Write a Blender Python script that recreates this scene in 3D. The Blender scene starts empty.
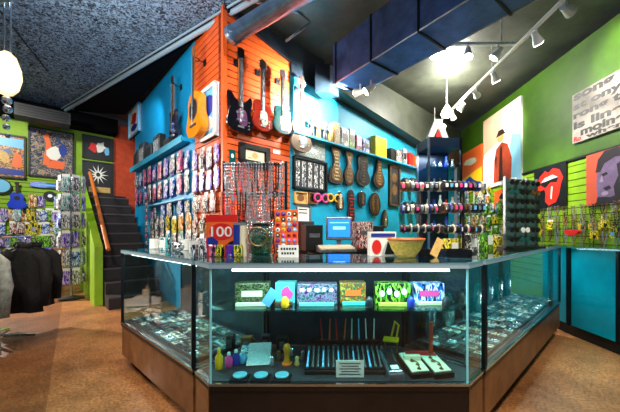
import bpy, bmesh, math, random
from mathutils import Vector, Matrix
R = random.Random(7)
SC = bpy.context.scene
COL = SC.collection
PI = math.pi
CX, CY, F, HC = 330.0, 230.0, 295.0, 1.13      # principal point, focal length in pixels, eye height
# ---------------------------------------------------------------- materials
def lin(c):
    return tuple(((x/255)/12.92 if x/255 <= .04045 else ((x/255+.055)/1.055)**2.4) for x in c)
MATS = {}
def base(name):
    m = bpy.data.materials.new(name); m.use_nodes = True
    nt = m.node_tree; b = nt.nodes['Principled BSDF']
    MATS[name] = m
    return m, nt, b
def mat(name, c, rough=.5, metal=0., emit=0., noise=0., nscale=12., bump=0., spec=.5, coat=0.):
    """plain colour; noise mixes it with a darker and a lighter tone of itself"""
    m, nt, b = base(name)
    L = lin(c)
    b.inputs['Base Color'].default_value = (*L, 1)
    b.inputs['Roughness'].default_value = rough
    b.inputs['Metallic'].default_value = metal
    b.inputs['Specular IOR Level'].default_value = spec
    b.inputs['Coat Weight'].default_value = coat
    if emit:
        b.inputs['Emission Color'].default_value = (*L, 1); b.inputs['Emission Strength'].default_value = emit
    if noise or bump:
        tc = nt.nodes.new('ShaderNodeTexCoord'); n = nt.nodes.new('ShaderNodeTexNoise')
        n.inputs['Scale'].default_value = nscale; n.inputs['Detail'].default_value = 6; n.inputs['Roughness'].default_value = .7
        nt.links.new(tc.outputs['Object'], n.inputs['Vector'])
        if noise:
            r = nt.nodes.new('ShaderNodeValToRGB')
            r.color_ramp.elements[0].position = .3; r.color_ramp.elements[1].position = .7
            r.color_ramp.elements[0].color = (*[x*(1-noise) for x in L], 1)
            r.color_ramp.elements[1].color = (*[min(1, x*(1+noise)) for x in L], 1)
            nt.links.new(n.outputs['Fac'], r.inputs['Fac']); nt.links.new(r.outputs['Color'], b.inputs['Base Color'])
        if bump:
            bp = nt.nodes.new('ShaderNodeBump'); bp.inputs['Strength'].default_value = bump; bp.inputs['Distance'].default_value = .02
            nt.links.new(n.outputs['Fac'], bp.inputs['Height']); nt.links.new(bp.outputs['Normal'], b.inputs['Normal'])
    return m
def printed(name, cols, scale=30., rough=.35, kind='noise', stretch=(1,1,1), dist=1.5):
    """a printed surface: several flat inks in blotches"""
    m, nt, b = base(name)
    b.inputs['Roughness'].default_value = rough
    tc = nt.nodes.new('ShaderNodeTexCoord'); mp = nt.nodes.new('ShaderNodeMapping')
    mp.inputs['Scale'].default_value = stretch; mp.inputs['Location'].default_value = (len(MATS)*1.37, 0, len(MATS)*.77)
    nt.links.new(tc.outputs['Object'], mp.inputs['Vector'])
    r = nt.nodes.new('ShaderNodeValToRGB'); r.color_ramp.interpolation = 'CONSTANT'
    if kind == 'noise':
        n = nt.nodes.new('ShaderNodeTexNoise'); n.inputs['Detail'].default_value = 3; n.inputs['Distortion'].default_value = dist
        out = n.outputs['Fac']; lo, hi = .3, .66
    else:
        n = nt.nodes.new('ShaderNodeTexVoronoi'); s = nt.nodes.new('ShaderNodeSeparateColor')
        nt.links.new(n.outputs['Color'], s.inputs[0]); out = s.outputs[0]; lo, hi = 0., 1.
    n.inputs['Scale'].default_value = scale
    nt.links.new(mp.outputs[0], n.inputs['Vector']); nt.links.new(out, r.inputs['Fac'])
    el = r.color_ramp.elements
    while len(el) < len(cols): el.new(.5)
    for i, c in enumerate(cols):
        el[i].position = 0 if i == 0 else lo+(hi-lo)*i/len(cols); el[i].color = (*lin(c), 1)
    nt.links.new(r.outputs['Color'], b.inputs['Base Color'])
    return m
def glassy(name, tint=(.86,.97,.96), lo=.04, hi=.75, rough=.0):
    m, nt, b = base(name); nt.nodes.remove(b)
    out = nt.nodes['Material Output']
    t = nt.nodes.new('ShaderNodeBsdfTransparent'); t.inputs[0].default_value = (*tint, 1)
    g = nt.nodes.new('ShaderNodeBsdfGlossy'); g.inputs['Roughness'].default_value = rough
    lw = nt.nodes.new('ShaderNodeLayerWeight'); p = nt.nodes.new('ShaderNodeMath'); p.operation = 'POWER'; p.inputs[1].default_value = 4
    ml = nt.nodes.new('ShaderNodeMath'); ml.operation = 'MULTIPLY_ADD'; ml.inputs[1].default_value = hi; ml.inputs[2].default_value = lo
    mx = nt.nodes.new('ShaderNodeMixShader')
    lw.inputs['Blend'].default_value = .5
    nt.links.new(lw.outputs['Facing'], p.inputs[0]); nt.links.new(p.outputs[0], ml.inputs[0]); nt.links.new(ml.outputs[0], mx.inputs[0])
    nt.links.new(t.outputs[0], mx.inputs[1]); nt.links.new(g.outputs[0], mx.inputs[2]); nt.links.new(mx.outputs[0], out.inputs[0])
    return m
def tiles_mat():
    """mottled acoustic tile, dark slate blue with pale worm marks"""
    m, nt, b = base('acoustic_tile'); b.inputs['Roughness'].default_value = .8
    tc = nt.nodes.new('ShaderNodeTexCoord')
    n = nt.nodes.new('ShaderNodeTexNoise'); n.inputs['Scale'].default_value = 22; n.inputs['Detail'].default_value = 5; n.inputs['Distortion'].default_value = 2.2
    r = nt.nodes.new('ShaderNodeValToRGB'); e = r.color_ramp.elements
    e[0].position = .42; e[0].color = (*lin((14,24,42)), 1); e[1].position = .6; e[1].color = (*lin((150,182,212)), 1)
    nt.links.new(tc.outputs['Object'], n.inputs['Vector']); nt.links.new(n.outputs['Fac'], r.inputs['Fac']); nt.links.new(r.outputs[0], b.inputs['Base Color'])
    return m
def floor_mat():
    m, nt, b = base('floor_sealed'); b.inputs['Roughness'].default_value = .42
    tc = nt.nodes.new('ShaderNodeTexCoord')
    n = nt.nodes.new('ShaderNodeTexNoise'); n.inputs['Scale'].default_value = 1.7; n.inputs['Detail'].default_value = 9; n.inputs['Roughness'].default_value = .72
    r = nt.nodes.new('ShaderNodeValToRGB'); e = r.color_ramp.elements
    e[0].position = .3; e[0].color = (*lin((112,66,34)), 1); e[1].position = .72; e[1].color = (*lin((222,152,92)), 1)
    f = nt.nodes.new('ShaderNodeTexNoise'); f.inputs['Scale'].default_value = 55; f.inputs['Detail'].default_value = 4
    r2 = nt.nodes.new('ShaderNodeValToRGB'); e = r2.color_ramp.elements
    e[0].position = .36; e[0].color = (.34,.32,.3,1); e[1].position = .6; e[1].color = (1,1,1,1)
    mx = nt.nodes.new('ShaderNodeMix'); mx.data_type = 'RGBA'; mx.blend_type = 'MULTIPLY'; mx.inputs[0].default_value = .75
    # one darker poured bay, with a straight saw-cut edge
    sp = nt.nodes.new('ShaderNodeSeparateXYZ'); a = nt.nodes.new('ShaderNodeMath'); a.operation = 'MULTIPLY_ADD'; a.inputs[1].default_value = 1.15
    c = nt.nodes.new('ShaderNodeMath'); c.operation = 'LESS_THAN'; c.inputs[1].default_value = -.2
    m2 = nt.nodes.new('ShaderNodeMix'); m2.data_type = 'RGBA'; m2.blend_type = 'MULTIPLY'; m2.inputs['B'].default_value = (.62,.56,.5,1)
    L = nt.links
    for x in (n, f, sp): L.new(tc.outputs['Object'], x.inputs[0])
    L.new(n.outputs['Fac'], r.inputs['Fac']); L.new(f.outputs['Fac'], r2.inputs['Fac'])
    L.new(r.outputs[0], mx.inputs['A']); L.new(r2.outputs[0], mx.inputs['B'])
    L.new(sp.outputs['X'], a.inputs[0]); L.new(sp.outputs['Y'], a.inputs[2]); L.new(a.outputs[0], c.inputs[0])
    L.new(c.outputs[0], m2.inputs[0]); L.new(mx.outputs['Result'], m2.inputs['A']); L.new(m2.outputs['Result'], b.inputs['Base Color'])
    bp = nt.nodes.new('ShaderNodeBump'); bp.inputs['Strength'].default_value = .25; bp.inputs['Distance'].default_value = .01
    L.new(f.outputs['Fac'], bp.inputs['Height']); L.new(bp.outputs[0], b.inputs['Normal'])
    return m
MATTE = mat('matte_black', (7,8,11), .95, spec=.1); RAILM = mat('pale_rail', (176,200,214), .3, .2); BLACK = mat('black', (10,10,13), .45); DARK = mat('dark_metal', (24,26,32), .35, .6); COAL = mat('charcoal', (34,36,42), .6, noise=.4)
WHITE = mat('white', (238,238,232), .5); CHROME = mat('chrome', (205,215,225), .18, 1.); STEEL = mat('steel', (150,165,185), .3, .9, noise=.3, nscale=8)
CYAN = mat('cyan_paint', (8,164,204), .5, noise=.16, nscale=4); BLUEW = mat('sky_blue_paint', (6,150,206), .5, noise=.16, nscale=4)
GREEN = mat('lime_paint', (132,176,18), .55, noise=.2, nscale=3); GREEN_SHADE = mat('lime_paint_shaded', (56,94,4), .55, noise=.35, nscale=2)
ORANGE = mat('orange_paint', (226,88,28), .45, noise=.18, nscale=6); RUST = mat('rust_paint', (196,66,24), .6, noise=.35, nscale=8)
GROOVE_O = mat('orange_groove', (92,26,10), .7); GROOVE_G = mat('green_groove', (44,66,8), .7)
TEAL = mat('teal_panel', (6,150,172), .28, noise=.25, nscale=3)
WOODB = mat('case_laminate', (132,86,50), .42, noise=.45, nscale=7); WOODD = mat('dark_laminate', (26,18,16), .4, noise=.4, nscale=9)
CEILD = mat('ceiling_dark', (58,62,52), .5, noise=.6, nscale=2.5); SLATE = mat('slate', (22,34,44), .4, noise=.6, nscale=5)
DUCTM = mat('duct_metal', (70,112,180), .42, .45, noise=.55, nscale=3); PIPEM = mat('round_duct_metal', (120,150,185), .3, .8, noise=.35, nscale=9)
GLASS = glassy('clear_glass'); GEDGE = glassy('shelf_glass', (.5,.85,.85), .1, .7)
LEDGE = mat('lit_glass_edge', (150,225,235), .15); TUBE = mat('lamp_tube', (225,248,255), .5, emit=9.); BULB = mat('lamp_face', (255,250,235), .5, emit=30.); HOT = mat('globe_glow', (235,215,165), .5, emit=.9)
SCREEN = mat('screen', (30,120,250), .3, emit=1.3); SCREENL = mat('screen_light', (130,200,255), .3, emit=1.3)
RED = mat('red', (214,30,22), .4); YEL = mat('yellow', (250,190,20), .4); PINK = mat('pink', (240,70,150), .4); LBLUE = mat('light_blue', (110,190,235), .4)
NAVY = mat('navy', (22,50,150), .4); TAN = mat('tan', (206,168,96), .5, noise=.3, nscale=30); PURP = mat('purple_grey', (112,92,128), .5, noise=.3, nscale=14)
ORG = mat('flat_orange', (240,104,40), .45); WOODN = mat('neck_wood', (132,82,40), .4, noise=.3, nscale=25); FRET = mat('fretboard', (36,22,16), .5)
ACOU = mat('amber_varnish', (240,140,10), .2, noise=.18, nscale=10, coat=.6); CREAM = mat('cream', (232,222,190), .5)
SUNB = mat('red_brown_varnish', (150,40,22), .2, coat=.6, noise=.4, nscale=8); TGUI = mat('teal_burst', (16,86,84), .2, coat=.6, noise=.6, nscale=9)
BRN = mat('brown_varnish', (110,86,70), .3, coat=.4, noise=.4, nscale=10); SILV = mat('silver', (214,220,226), .25, .9); BRASS = mat('bronze', (128,96,58), .38, .6, noise=.6, nscale=28)
STEEL2 = mat('dull_silver', (140,146,156), .35, .85, noise=.4, nscale=30); RAILW = mat('stair_rail_wood', (206,110,40), .4)
CLOTH_B = mat('black_cloth', (14,14,16), .9, noise=.6, nscale=30, bump=.5); CLOTH_G = mat('pale_cloth', (150,156,150), .8, noise=.45, nscale=18, bump=.5)
STEP = mat('stair_dark', (26,18,18), .7, noise=.5, nscale=8); NOSE = mat('stair_nosing', (66,60,66), .5)
FLOORM = floor_mat(); TILEM = tiles_mat()
PR = [  # colour words, material
 ('pink and white', printed('p1', [(245,240,245),(226,30,110),(20,12,24),(240,120,180),(60,20,60)], 34, stretch=(1.3,1.3,.45), dist=.8)),
 ('blue and white', printed('p2', [(10,40,150),(235,240,250),(30,110,220),(6,10,40)], 34, stretch=(1.3,1.3,.45), dist=.8)),
 ('red and black', printed('p3', [(210,20,20),(14,10,12),(235,225,220),(120,10,16)], 34, stretch=(1.3,1.3,.45), dist=.8)),
 ('yellow and green', printed('p4', [(250,200,10),(30,80,20),(250,230,60),(16,20,8)], 34, stretch=(1.3,1.3,.45), dist=.8)),
 ('black and white', printed('p5', [(8,8,10),(244,244,240),(14,14,18),(110,110,116)], 34, stretch=(1.3,1.3,.45), dist=.8)),
 ('purple and blue', printed('p6', [(100,30,150),(20,40,170),(210,190,240),(14,8,40)], 34, stretch=(1.3,1.3,.45), dist=.8)),
 ('orange and cream', printed('p7', [(240,110,16),(250,230,180),(90,26,8),(250,160,30)], 34, stretch=(1.3,1.3,.45), dist=.8)),
 ('silver grey', printed('p8', [(170,178,188),(40,44,52),(240,244,248),(10,12,16)], 34, stretch=(1.3,1.3,.45), dist=.8)),
 ('teal and white', printed('p9', [(6,130,145),(235,248,248),(4,40,50),(90,200,205)], 34, stretch=(1.3,1.3,.45), dist=.8)),
 ('green and black', printed('p10', [(30,120,30),(8,12,8),(140,210,60),(6,30,10)], 34, stretch=(1.3,1.3,.45), dist=.8)),
]
POST1 = printed('poster_ink_one', [(36,92,170),(110,80,50),(190,140,70),(50,32,26),(224,170,96),(120,60,40)], 9, dist=.8)
POST2 = printed('poster_ink_two', [(52,64,88),(120,112,104),(26,34,54),(160,138,112),(36,60,110)], 9, dist=.8)
GRIDP = printed('tiny_print', [(190,205,205),(40,50,50),(225,235,230),(90,110,110)], 60)
SKULLP = printed('sparkle_print', [(12,16,14),(120,126,90),(60,80,34),(8,10,10)], 45)
MAGP = printed('magenta_print', [(20,14,36),(150,50,150),(150,140,160),(30,110,110),(12,10,20)], 42)
SUNP = printed('sunny_print', [(180,140,16),(170,66,12),(20,90,64),(190,170,60)], 36)
JEW = printed('jewel_card', [(20,30,34),(120,180,180),(225,240,236),(50,70,74)], 70)
FINP = printed('fine_text', [(244,244,240),(150,150,150),(250,250,250)], 120, stretch=(1,1,5))
# ---------------------------------------------------------------- mesh builder
class B:
    def __init__(s): s.bm = bmesh.new(); s.m = 0; s.T = Matrix()
    def _fin(s, vs, fs):
        for v in vs: v.co = s.T @ v.co
        for f in fs: f.material_index = s.m
    def box(s, c, d, rot=None, bev=0.):
        r = bmesh.ops.create_cube(s.bm, size=1); vs = r['verts']
        M = Matrix.Translation(c) @ (rot.to_4x4() if rot else Matrix()) @ Matrix.Diagonal((*d, 1))
        for v in vs: v.co = M @ v.co
        if bev:
            es = list({e for v in vs for e in v.link_edges})
            r = bmesh.ops.bevel(s.bm, geom=es, offset=bev, segments=2, affect='EDGES', profile=.5)
            vs = list({v for v in r['verts']} | {v for v in vs if v.is_valid})
        s._fin(vs, {f for v in vs for f in v.link_faces}); return s
    def cyl(s, p0, p1, r0, r1=None, n=12):
        p0, p1 = Vector(p0), Vector(p1); r1 = r0 if r1 is None else r1
        d = p1-p0; q = d.to_track_quat('Z', 'Y').to_matrix().to_4x4()
        r = bmesh.ops.create_cone(s.bm, cap_ends=True, segments=n, radius1=r0, radius2=max(r1, 1e-5), depth=d.length)
        M = Matrix.Translation((p0+p1)/2) @ q
        for v in r['verts']: v.co = M @ v.co
        s._fin(r['verts'], {f for v in r['verts'] for f in v.link_faces}); return s
    def tube(s, pts, rad, n=6, closed=False):
        pts = [Vector(p) for p in pts]; N = len(pts); rings = []
        for i, p in enumerate(pts):
            a = pts[(i-1) % N] if (closed or i) else p; c = pts[(i+1) % N] if (closed or i < N-1) else p
            t = (c-a).normalized(); q = t.to_track_quat('Z', 'Y')
            rr = rad[i] if isinstance(rad, (list, tuple)) else rad
            rings.append([s.bm.verts.new(p + q @ Vector((rr*math.cos(2*PI*k/n), rr*math.sin(2*PI*k/n), 0))) for k in range(n)])
        fs = []
        for i in range(N if closed else N-1):
            A, C = rings[i], rings[(i+1) % N]
            for k in range(n): fs.append(s.bm.faces.new((A[k], A[(k+1) % n], C[(k+1) % n], C[k])))
        if not closed: fs += [s.bm.faces.new(rings[0][::-1]), s.bm.faces.new(rings[-1])]
        s._fin([v for r in rings for v in r], fs); return s
    def lathe(s, prof, c=(0,0,0), n=20, sx=1., sy=1.):
        c = Vector(c); rings = []
        for r, z in prof:
            rings.append([s.bm.verts.new(c+Vector((sx*max(r,1e-4)*math.cos(2*PI*k/n), sy*max(r,1e-4)*math.sin(2*PI*k/n), z))) for k in range(n)])
        fs = []
        for A, C in zip(rings, rings[1:]):
            for k in range(n): fs.append(s.bm.faces.new((A[k], A[(k+1) % n], C[(k+1) % n], C[k])))
        fs += [s.bm.faces.new(rings[0][::-1]), s.bm.faces.new(rings[-1])]
        s._fin([v for r in rings for v in r], fs); return s
    def prism(s, pts, a0, a1, axis='z'):
        """polygon pts swept from a0 to a1; axis z: pts are (x,y); axis y: pts are (x,z); axis x: pts are (y,z)"""
        def P(p, a): return {'z': (p[0], p[1], a), 'y': (p[0], a, p[1]), 'x': (a, p[0], p[1])}[axis]
        A = [s.bm.verts.new(P(p, a0)) for p in pts]; C = [s.bm.verts.new(P(p, a1)) for p in pts]; n = len(pts)
        fs = [s.bm.faces.new(A[::-1]), s.bm.faces.new(C)]
        for k in range(n): fs.append(s.bm.faces.new((A[k], A[(k+1) % n], C[(k+1) % n], C[k])))
        s._fin(A+C, fs); return s
    def ball(s, c, r, n=10, sc=(1,1,1)):
        q = bmesh.ops.create_uvsphere(s.bm, u_segments=n, v_segments=max(4, n//2+1), radius=r)
        for v in q['verts']: v.co = Vector((v.co.x*sc[0], v.co.y*sc[1], v.co.z*sc[2]))+Vector(c)
        s._fin(q['verts'], {f for v in q['verts'] for f in v.link_faces}); return s
    def mesh(s, name, mats, smooth=False):
        bmesh.ops.recalc_face_normals(s.bm, faces=s.bm.faces[:])
        me = bpy.data.meshes.new(name); s.bm.to_mesh(me); s.bm.free()
        for m in (mats if isinstance(mats, (list, tuple)) else [mats]): me.materials.append(m)
        if smooth:
            for p in me.polygons: p.use_smooth = True
        return me
    def build(s, name, mats, parent=None, smooth=False, label=None):
        o = bpy.data.objects.new(name, s.mesh(name, mats, smooth)); COL.objects.link(o)
        if parent: o.parent = parent
        if label: o['label'] = label
        return o
def tag(o, label, cat, group=None):
    o['label'] = label; o['category'] = cat
    if group: o['group'] = group
    return o
def thing(name, label, cat, loc=(0,0,0), rz=0., group=None):
    o = bpy.data.objects.new(name, None); COL.objects.link(o)
    o.location = loc; o.rotation_euler = (0,0,rz); o.empty_display_size = .05
    return tag(o, label, cat, group)
def struct(name, b, m, smooth=False):
    o = b.build(name, m, smooth=smooth); o['kind'] = 'structure'; return o
def place(me, name, label, cat, loc, rz=0., group=None):
    o = bpy.data.objects.new(name, me); COL.objects.link(o); o.location = loc; o.rotation_euler = (0,0,rz)
    return tag(o, label, cat, group)
def dup(root, loc, rz, label, group=None):
    c = root.copy(); COL.objects.link(c); c.location = loc; c.rotation_euler = (0,0,rz); c['label'] = label
    if group: c['group'] = group
    for ch in root.children:
        d = ch.copy(); COL.objects.link(d); d.parent = c
        for g in ch.children:
            e = g.copy(); COL.objects.link(e); e.parent = d
    return c
BOLD = [.012]
def text_on(b, s, cx, cz, w, h, y, font_spacing=1.):
    """flat raised lettering in the local XZ plane, fitted to w x h, standing 1 mm proud of y"""
    cu = bpy.data.curves.new('lettering', 'FONT'); cu.body = s; cu.extrude = .01; cu.offset = BOLD[0]
    ob = bpy.data.objects.new('lettering', cu); COL.objects.link(ob)
    me = bpy.data.meshes.new_from_object(ob); bpy.data.objects.remove(ob); bpy.data.curves.remove(cu)
    xs = [v.co.x for v in me.vertices]; ys = [v.co.y for v in me.vertices]
    x0, x1, y0, y1 = min(xs), max(xs), min(ys), max(ys)
    vs = [b.bm.verts.new((cx+((v.co.x-x0)/(x1-x0)-.5)*w, y-(.0012 if v.co.z > 0 else 0.), cz+((v.co.y-y0)/(y1-y0)-.5)*h)) for v in me.vertices]
    fs = []
    for p in me.polygons:
        try: fs.append(b.bm.faces.new([vs[i] for i in p.vertices]))
        except ValueError: pass
    b._fin(vs, fs); bpy.data.meshes.remove(me)
ORD = 'first second third fourth fifth sixth seventh eighth ninth tenth eleventh twelfth thirteenth fourteenth fifteenth sixteenth seventeenth eighteenth nineteenth twentieth'.split()
def nth(i):
    if i < 20: return ORD[i]
    t = ['twenty', 'thirty', 'forty'][(i+1)//10-2]; k = (i+1) % 10
    return {'twenty': 'twentieth', 'thirty': 'thirtieth', 'forty': 'fortieth'}[t] if k == 0 else t+'-'+ORD[k-1]
# ---------------------------------------------------------------- walls as frames
class Wall:
    """o: plan point, a: heading of the viewer's right-hand direction along the wall; local -Y faces the room"""
    def __init__(s, o, a): s.o = Vector(o); s.a = a; s.d = Vector((math.cos(a), math.sin(a))); s.n = Vector((math.sin(a), -math.cos(a)))
    def u(s, px, out=0.):
        k = (px-CX)/F; p = s.o+s.n*out
        return (k*p.y-p.x)/(s.d.x-k*s.d.y)
    def z(s, u, py, out=0.):
        Y = (s.o+s.n*out+s.d*u).y; return HC-(py-CY)*Y/F
    def loc(s, u, z, out=0.):
        p = s.o+s.d*u+s.n*out; return (p.x, p.y, z)
    def rect(s, x0, y0, x1, y1, out=0.):
        u0, u1 = s.u(x0, out), s.u(x1, out); uc = (u0+u1)/2
        z1, z0 = s.z(uc, y0, out), s.z(uc, y1, out)
        return uc, z0, u1-u0, z1-z0
A45 = PI/4
KX, KY = -1.17, 3.25                                        # the outer corner of the central block
BR = Wall((KX, KY), A45)                                    # block, face running back to the right
BL = Wall((KX, KY), -A45)                                   # block, face running back to the left (u negative)
LG = Wall((-5.8, 6.1), A45)                                 # lime wall behind the left aisle
RG = Wall((3.3, 3.36), -PI/2)                               # lime wall on the right (u grows towards the viewer)
H = 3.6
def wall_mesh(name, W, u0, u1, z0, z1, mats, slats=None, th=.12, pitch=.075):
    """slats=(za,zb): board strip with real grooves between za and zb; material 0 paint, 1 groove"""
    b = B(); b.m = 0
    if slats:
        za, zb = slats
        b.m = 1; b.box(((u0+u1)/2, th/2+.012, (z0+z1)/2), (u1-u0, th, z1-z0)); b.m = 0
        if z1 > zb+.01: b.box(((u0+u1)/2, .006, (zb+z1)/2), (u1-u0, .012, z1-zb))
        if za > z0+.01: b.box(((u0+u1)/2, .006, (z0+za)/2), (u1-u0, .012, za-z0))
        z = za
        while z < zb-.01:
            h = min(pitch, zb-z); b.box(((u0+u1)/2, .006, z+h/2-.006), (u1-u0, .012, h-.012)); z += pitch
    else: b.box(((u0+u1)/2, th/2, (z0+z1)/2), (u1-u0, th, z1-z0))
    o = struct(name, b, mats); o.location = (W.o.x, W.o.y, 0); o.rotation_euler = (0,0,W.a)
    return o
# floor and ceilings
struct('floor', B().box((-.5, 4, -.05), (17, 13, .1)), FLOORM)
uO = BR.u(290)                                              # orange boards end here
wall_mesh('wall_orange_front', BR, 0, uO, 0, H, [ORANGE, GROOVE_O], (.3, H-.02))
wall_mesh('wall_cyan_centre', BR, uO+.003, 6.2, 0, H, [CYAN])
uL = BL.u(195)
wall_mesh('wall_orange_side', BL, uL, -.02, 0, H, [ORANGE, GROOVE_O], (.3, H-.02))
wall_mesh('wall_blue_side', BL, -4.07, uL-.003, 0, H, [BLUEW])
struct('trim_corner', B().box((KX, KY+.01, H/2), (.05, .05, H), Matrix.Rotation(A45, 3, 'Z')), ORANGE)
wall_mesh('wall_green_left', LG, -4.0, 1.07, 0, H, [GREEN, GROOVE_G], (.2, 2.22), pitch=.085)
wall_mesh('wall_rust_back', LG, 1.075, 3.2, 0, H, [RUST])
wall_mesh('wall_green_right', RG, -4.3, 3.2, 0, 2.07, [GREEN, GROOVE_G], (.2, 2.07), pitch=.095)
wall_mesh('wall_green_upper', RG, -4.3, 3.2, 2.0701, H, [GREEN_SHADE])  # shade on the upper wall is put into this darker green
# right wall trims
b = B(); b.box((-.55, -.012, 2.085), (7.5, .02, .03)); o = struct('trim_slat_cap', b, BLACK); o.location = (RG.o.x, RG.o.y, 0); o.rotation_euler = (0,0,RG.a)
# ceilings: mottled tiles to the left of a pale rail, dark plaster elsewhere
S0, S1 = Vector((-1.42, 3.5)), Vector((-4.75, 5.6)); sd = (S1-S0).normalized()
Sa, Sb = S0-sd*4.2, S1+sd*3.0
struct('ceiling_tiles', B().prism([(Sa.x, Sa.y), (Sb.x, Sb.y), (-9, 7.2), (-9, -1.5), (Sa.x, -1.5)], H+.01, H+.08), TILEM)
struct('ceiling', B().box((-.5, 4, H+.14), (17, 13, .1)), CEILD)
b = B(); b.tube([(Sa.x, Sa.y, H-.04), (Sb.x, Sb.y, H-.04)], .03, 8); b.tube([(Sa.x-.03, Sa.y-.05, H-.02), (Sb.x-.03, Sb.y-.05, H-.02)], .012, 6)
struct('trim_ceiling_rail', b, RAILM)
for i, (p, q) in enumerate([((-2.6,1.2),(-3.6,3.1)), ((-1.75,1.35),(-2.7,2.55)), ((-.9,1.1),(-1.9,1.75)), ((-3.6,3.1),(-4.4,4.6))]):
    struct('trim_%d' % (i+1), B().tube([(*p, H), (*q, H)], .009, 6), DARK)
struct('trim_black_soffit', B().prism([(S0.x+.25, S0.y-.1), (S1.x, S1.y), (-5.2, 6.0), (-4.3, 6.2), (-1.75, 3.75)], H-.05, H-.0), MATTE)
b = B(); b.box((-1.4, -.2, 3.44), (5.0, .38, .30)); o = struct('beam_dark_soffit', b, MATTE); o.location = (LG.o.x, LG.o.y, 0); o.rotation_euler = (0,0,LG.a)
b = B(); b.box((-.1, -.62, 3.28), (.75, .4, .22)); b.m = 1; [b.box((-.1, -.823, 3.21+.045*k), (.66, .006, .02)) for k in range(4)]; o = b.build('air_vent_box', [COAL, BLACK]); o.location = (LG.o.x, LG.o.y, 0); o.rotation_euler = (0,0,LG.a)
tag(o, 'dark box-shaped air unit hung under the soffit above the left green wall', 'air unit')
# sloping dark soffit along the top of the centre wall
def soffit():
    b = B(); pts = [(.0, 3.56), (uO, 3.33), (uO+.01, 3.18), (4.5, 2.82), (6.2, 2.68), (6.2, H), (0, H)]
    b.prism(pts, -.03, -.0, 'y'); b.m = 1
    b.prism([(uO+.6, 3.16), (4.5, 2.86), (6.2, 2.72), (6.2, H), (uO+.6, H)], -.22, -.03, 'y')
    o = struct('trim_sloping_soffit', b, [SLATE, CEILD]); o.location = (*BR.o, 0); o.rotation_euler = (0,0,BR.a)
soffit()
# ---------------------------------------------------------------- ducts
d = thing('air_duct', 'large blue-grey rectangular sheet metal duct hanging under the dark ceiling', 'air duct')
E0, E1 = Vector((.04, 3.8)), Vector((1.08, 2.45)); dd = (E1-E0).normalized(); nn = Vector((-dd.y, dd.x))*-1
if nn.x < 0: nn = -nn
P0 = E0; P1 = E0+dd*4.2; w = .44
b = B(); b.prism([(P0.x, P0.y), (P1.x, P1.y), (P1.x+nn.x*w, P1.y+nn.y*w), (P0.x+nn.x*w, P0.y+nn.y*w)], 3.0, 3.5); b.build('duct_body', DUCTM, d)
for k in range(7):
    q = P0+dd*(.05+.62*k)-nn*.012; q2 = q+nn*(w+.024)
    r = dd*.02
    B().prism([(q.x, q.y), (q.x+r.x, q.y+r.y), (q2.x+r.x, q2.y+r.y), (q2.x, q2.y)], 2.985, 3.515).build('duct_flange', DARK, d)
b = B()
for q in (P0, P0+nn*w):
    b.tube([(q.x, q.y, 3.0), ((q+dd*4.2).x, (q+dd*4.2).y, 3.0)], .009, 6)
b.build('duct_edge', STEEL, d)
b = B(); b.prism([(.12,4.1),(.0,3.95),(-.2,3.95),(-.1,4.18)], 2.98, 3.35); d2 = b.build('duct_elbow', SLATE, d)
d = thing('round_duct', 'shiny pale blue round pipe ending by the orange corner', 'pipe')
a, c = Vector((-1.0, 3.06, 3.16)), Vector((-.17, 2.48, 3.16)); c = a+(c-a)*3.4
B().cyl(a, c, .085, n=28).build('pipe_run', PIPEM, d, True)
b = B(); b.cyl(a-(c-a).normalized()*.03, a+(c-a).normalized()*.02, .094, n=28); b.build('end_collar', STEEL, d)
for k in (.3, .6):
    q = a+(c-a)*k; B().cyl(q, q+(c-a).normalized()*.03, .09, n=28).build('joint_band', STEEL, d)
b = B(); b.tube([(.7,4.9,3.58),(1.75,2.35,3.58)], .012, 6); tag(b.build('conduit', BLACK), 'thin black conduit crossing the dark ceiling beyond the duct', 'conduit')
b = B(); b.tube([(-.35,3.2,3.5),(-.2,3.0,3.25),(-.28,2.9,3.1),(-.45,3.0,3.05)], .012, 8); tag(b.build('bent_pipe', STEEL2, smooth=True), 'short bent steel pipe hanging beside the duct above the orange wall', 'pipe')
b = B(); b.tube([(-2.5,2.6,3.55),(-1.3,2.95,3.55),(-.3,3.3,3.55)], .014, 6); tag(b.build('ceiling_conduit', STEEL), 'thin pale conduit crossing above the orange corner', 'conduit')
# ---------------------------------------------------------------- track lights
LIGHTS = []
def spot(loc, target, power, size=math.radians(70), col=(1,.93,.82), rad=.05, blend=.6):
    l = bpy.data.lights.new('spot', 'SPOT'); l.energy = power; l.spot_size = size; l.spot_blend = blend; l.color = col; l.shadow_soft_size = rad
    o = bpy.data.objects.new('spot', l); COL.objects.link(o); o.location = loc
    o.rotation_euler = (Vector(target)-Vector(loc)).to_track_quat('-Z', 'Y').to_euler(); return o
def area(loc, rot, sx, sy, power, col=(1,1,1)):
    l = bpy.data.lights.new('area', 'AREA'); l.shape = 'RECTANGLE'; l.size = sx; l.size_y = sy; l.energy = power; l.color = col
    o = bpy.data.objects.new('area', l); COL.objects.link(o); o.location = loc; o.rotation_euler = rot; return o
def head(parent, p, target, power, name='lamp_head', size=70, col=(1,.93,.82)):
    p = Vector(p); t = (Vector(target)-p).normalized(); top = p+Vector((0,0,.10))
    b = B(); b.cyl(top, p+Vector((0,0,.03)), .012, n=8)
    b.cyl(p-t*.055, p+t*.0, .028, .034, 16); b.cyl(p, p+t*.075, .036, .055, 16)
    h = b.build(name, WHITE, parent)
    B().cyl(p+t*.0755, p+t*.079, .048, n=16).build('lamp_face', BULB, h)
    spot(p+t*.09, target, power, math.radians(size), col)
TZ = 3.3
t1 = thing('track_light', 'white track light bar running across, with three white spot heads', 'track light')
B().box(((.97+2.14)/2, 3.44, TZ), (1.19, .035, .03)).build('track_bar', WHITE, t1)
b = B()
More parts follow.
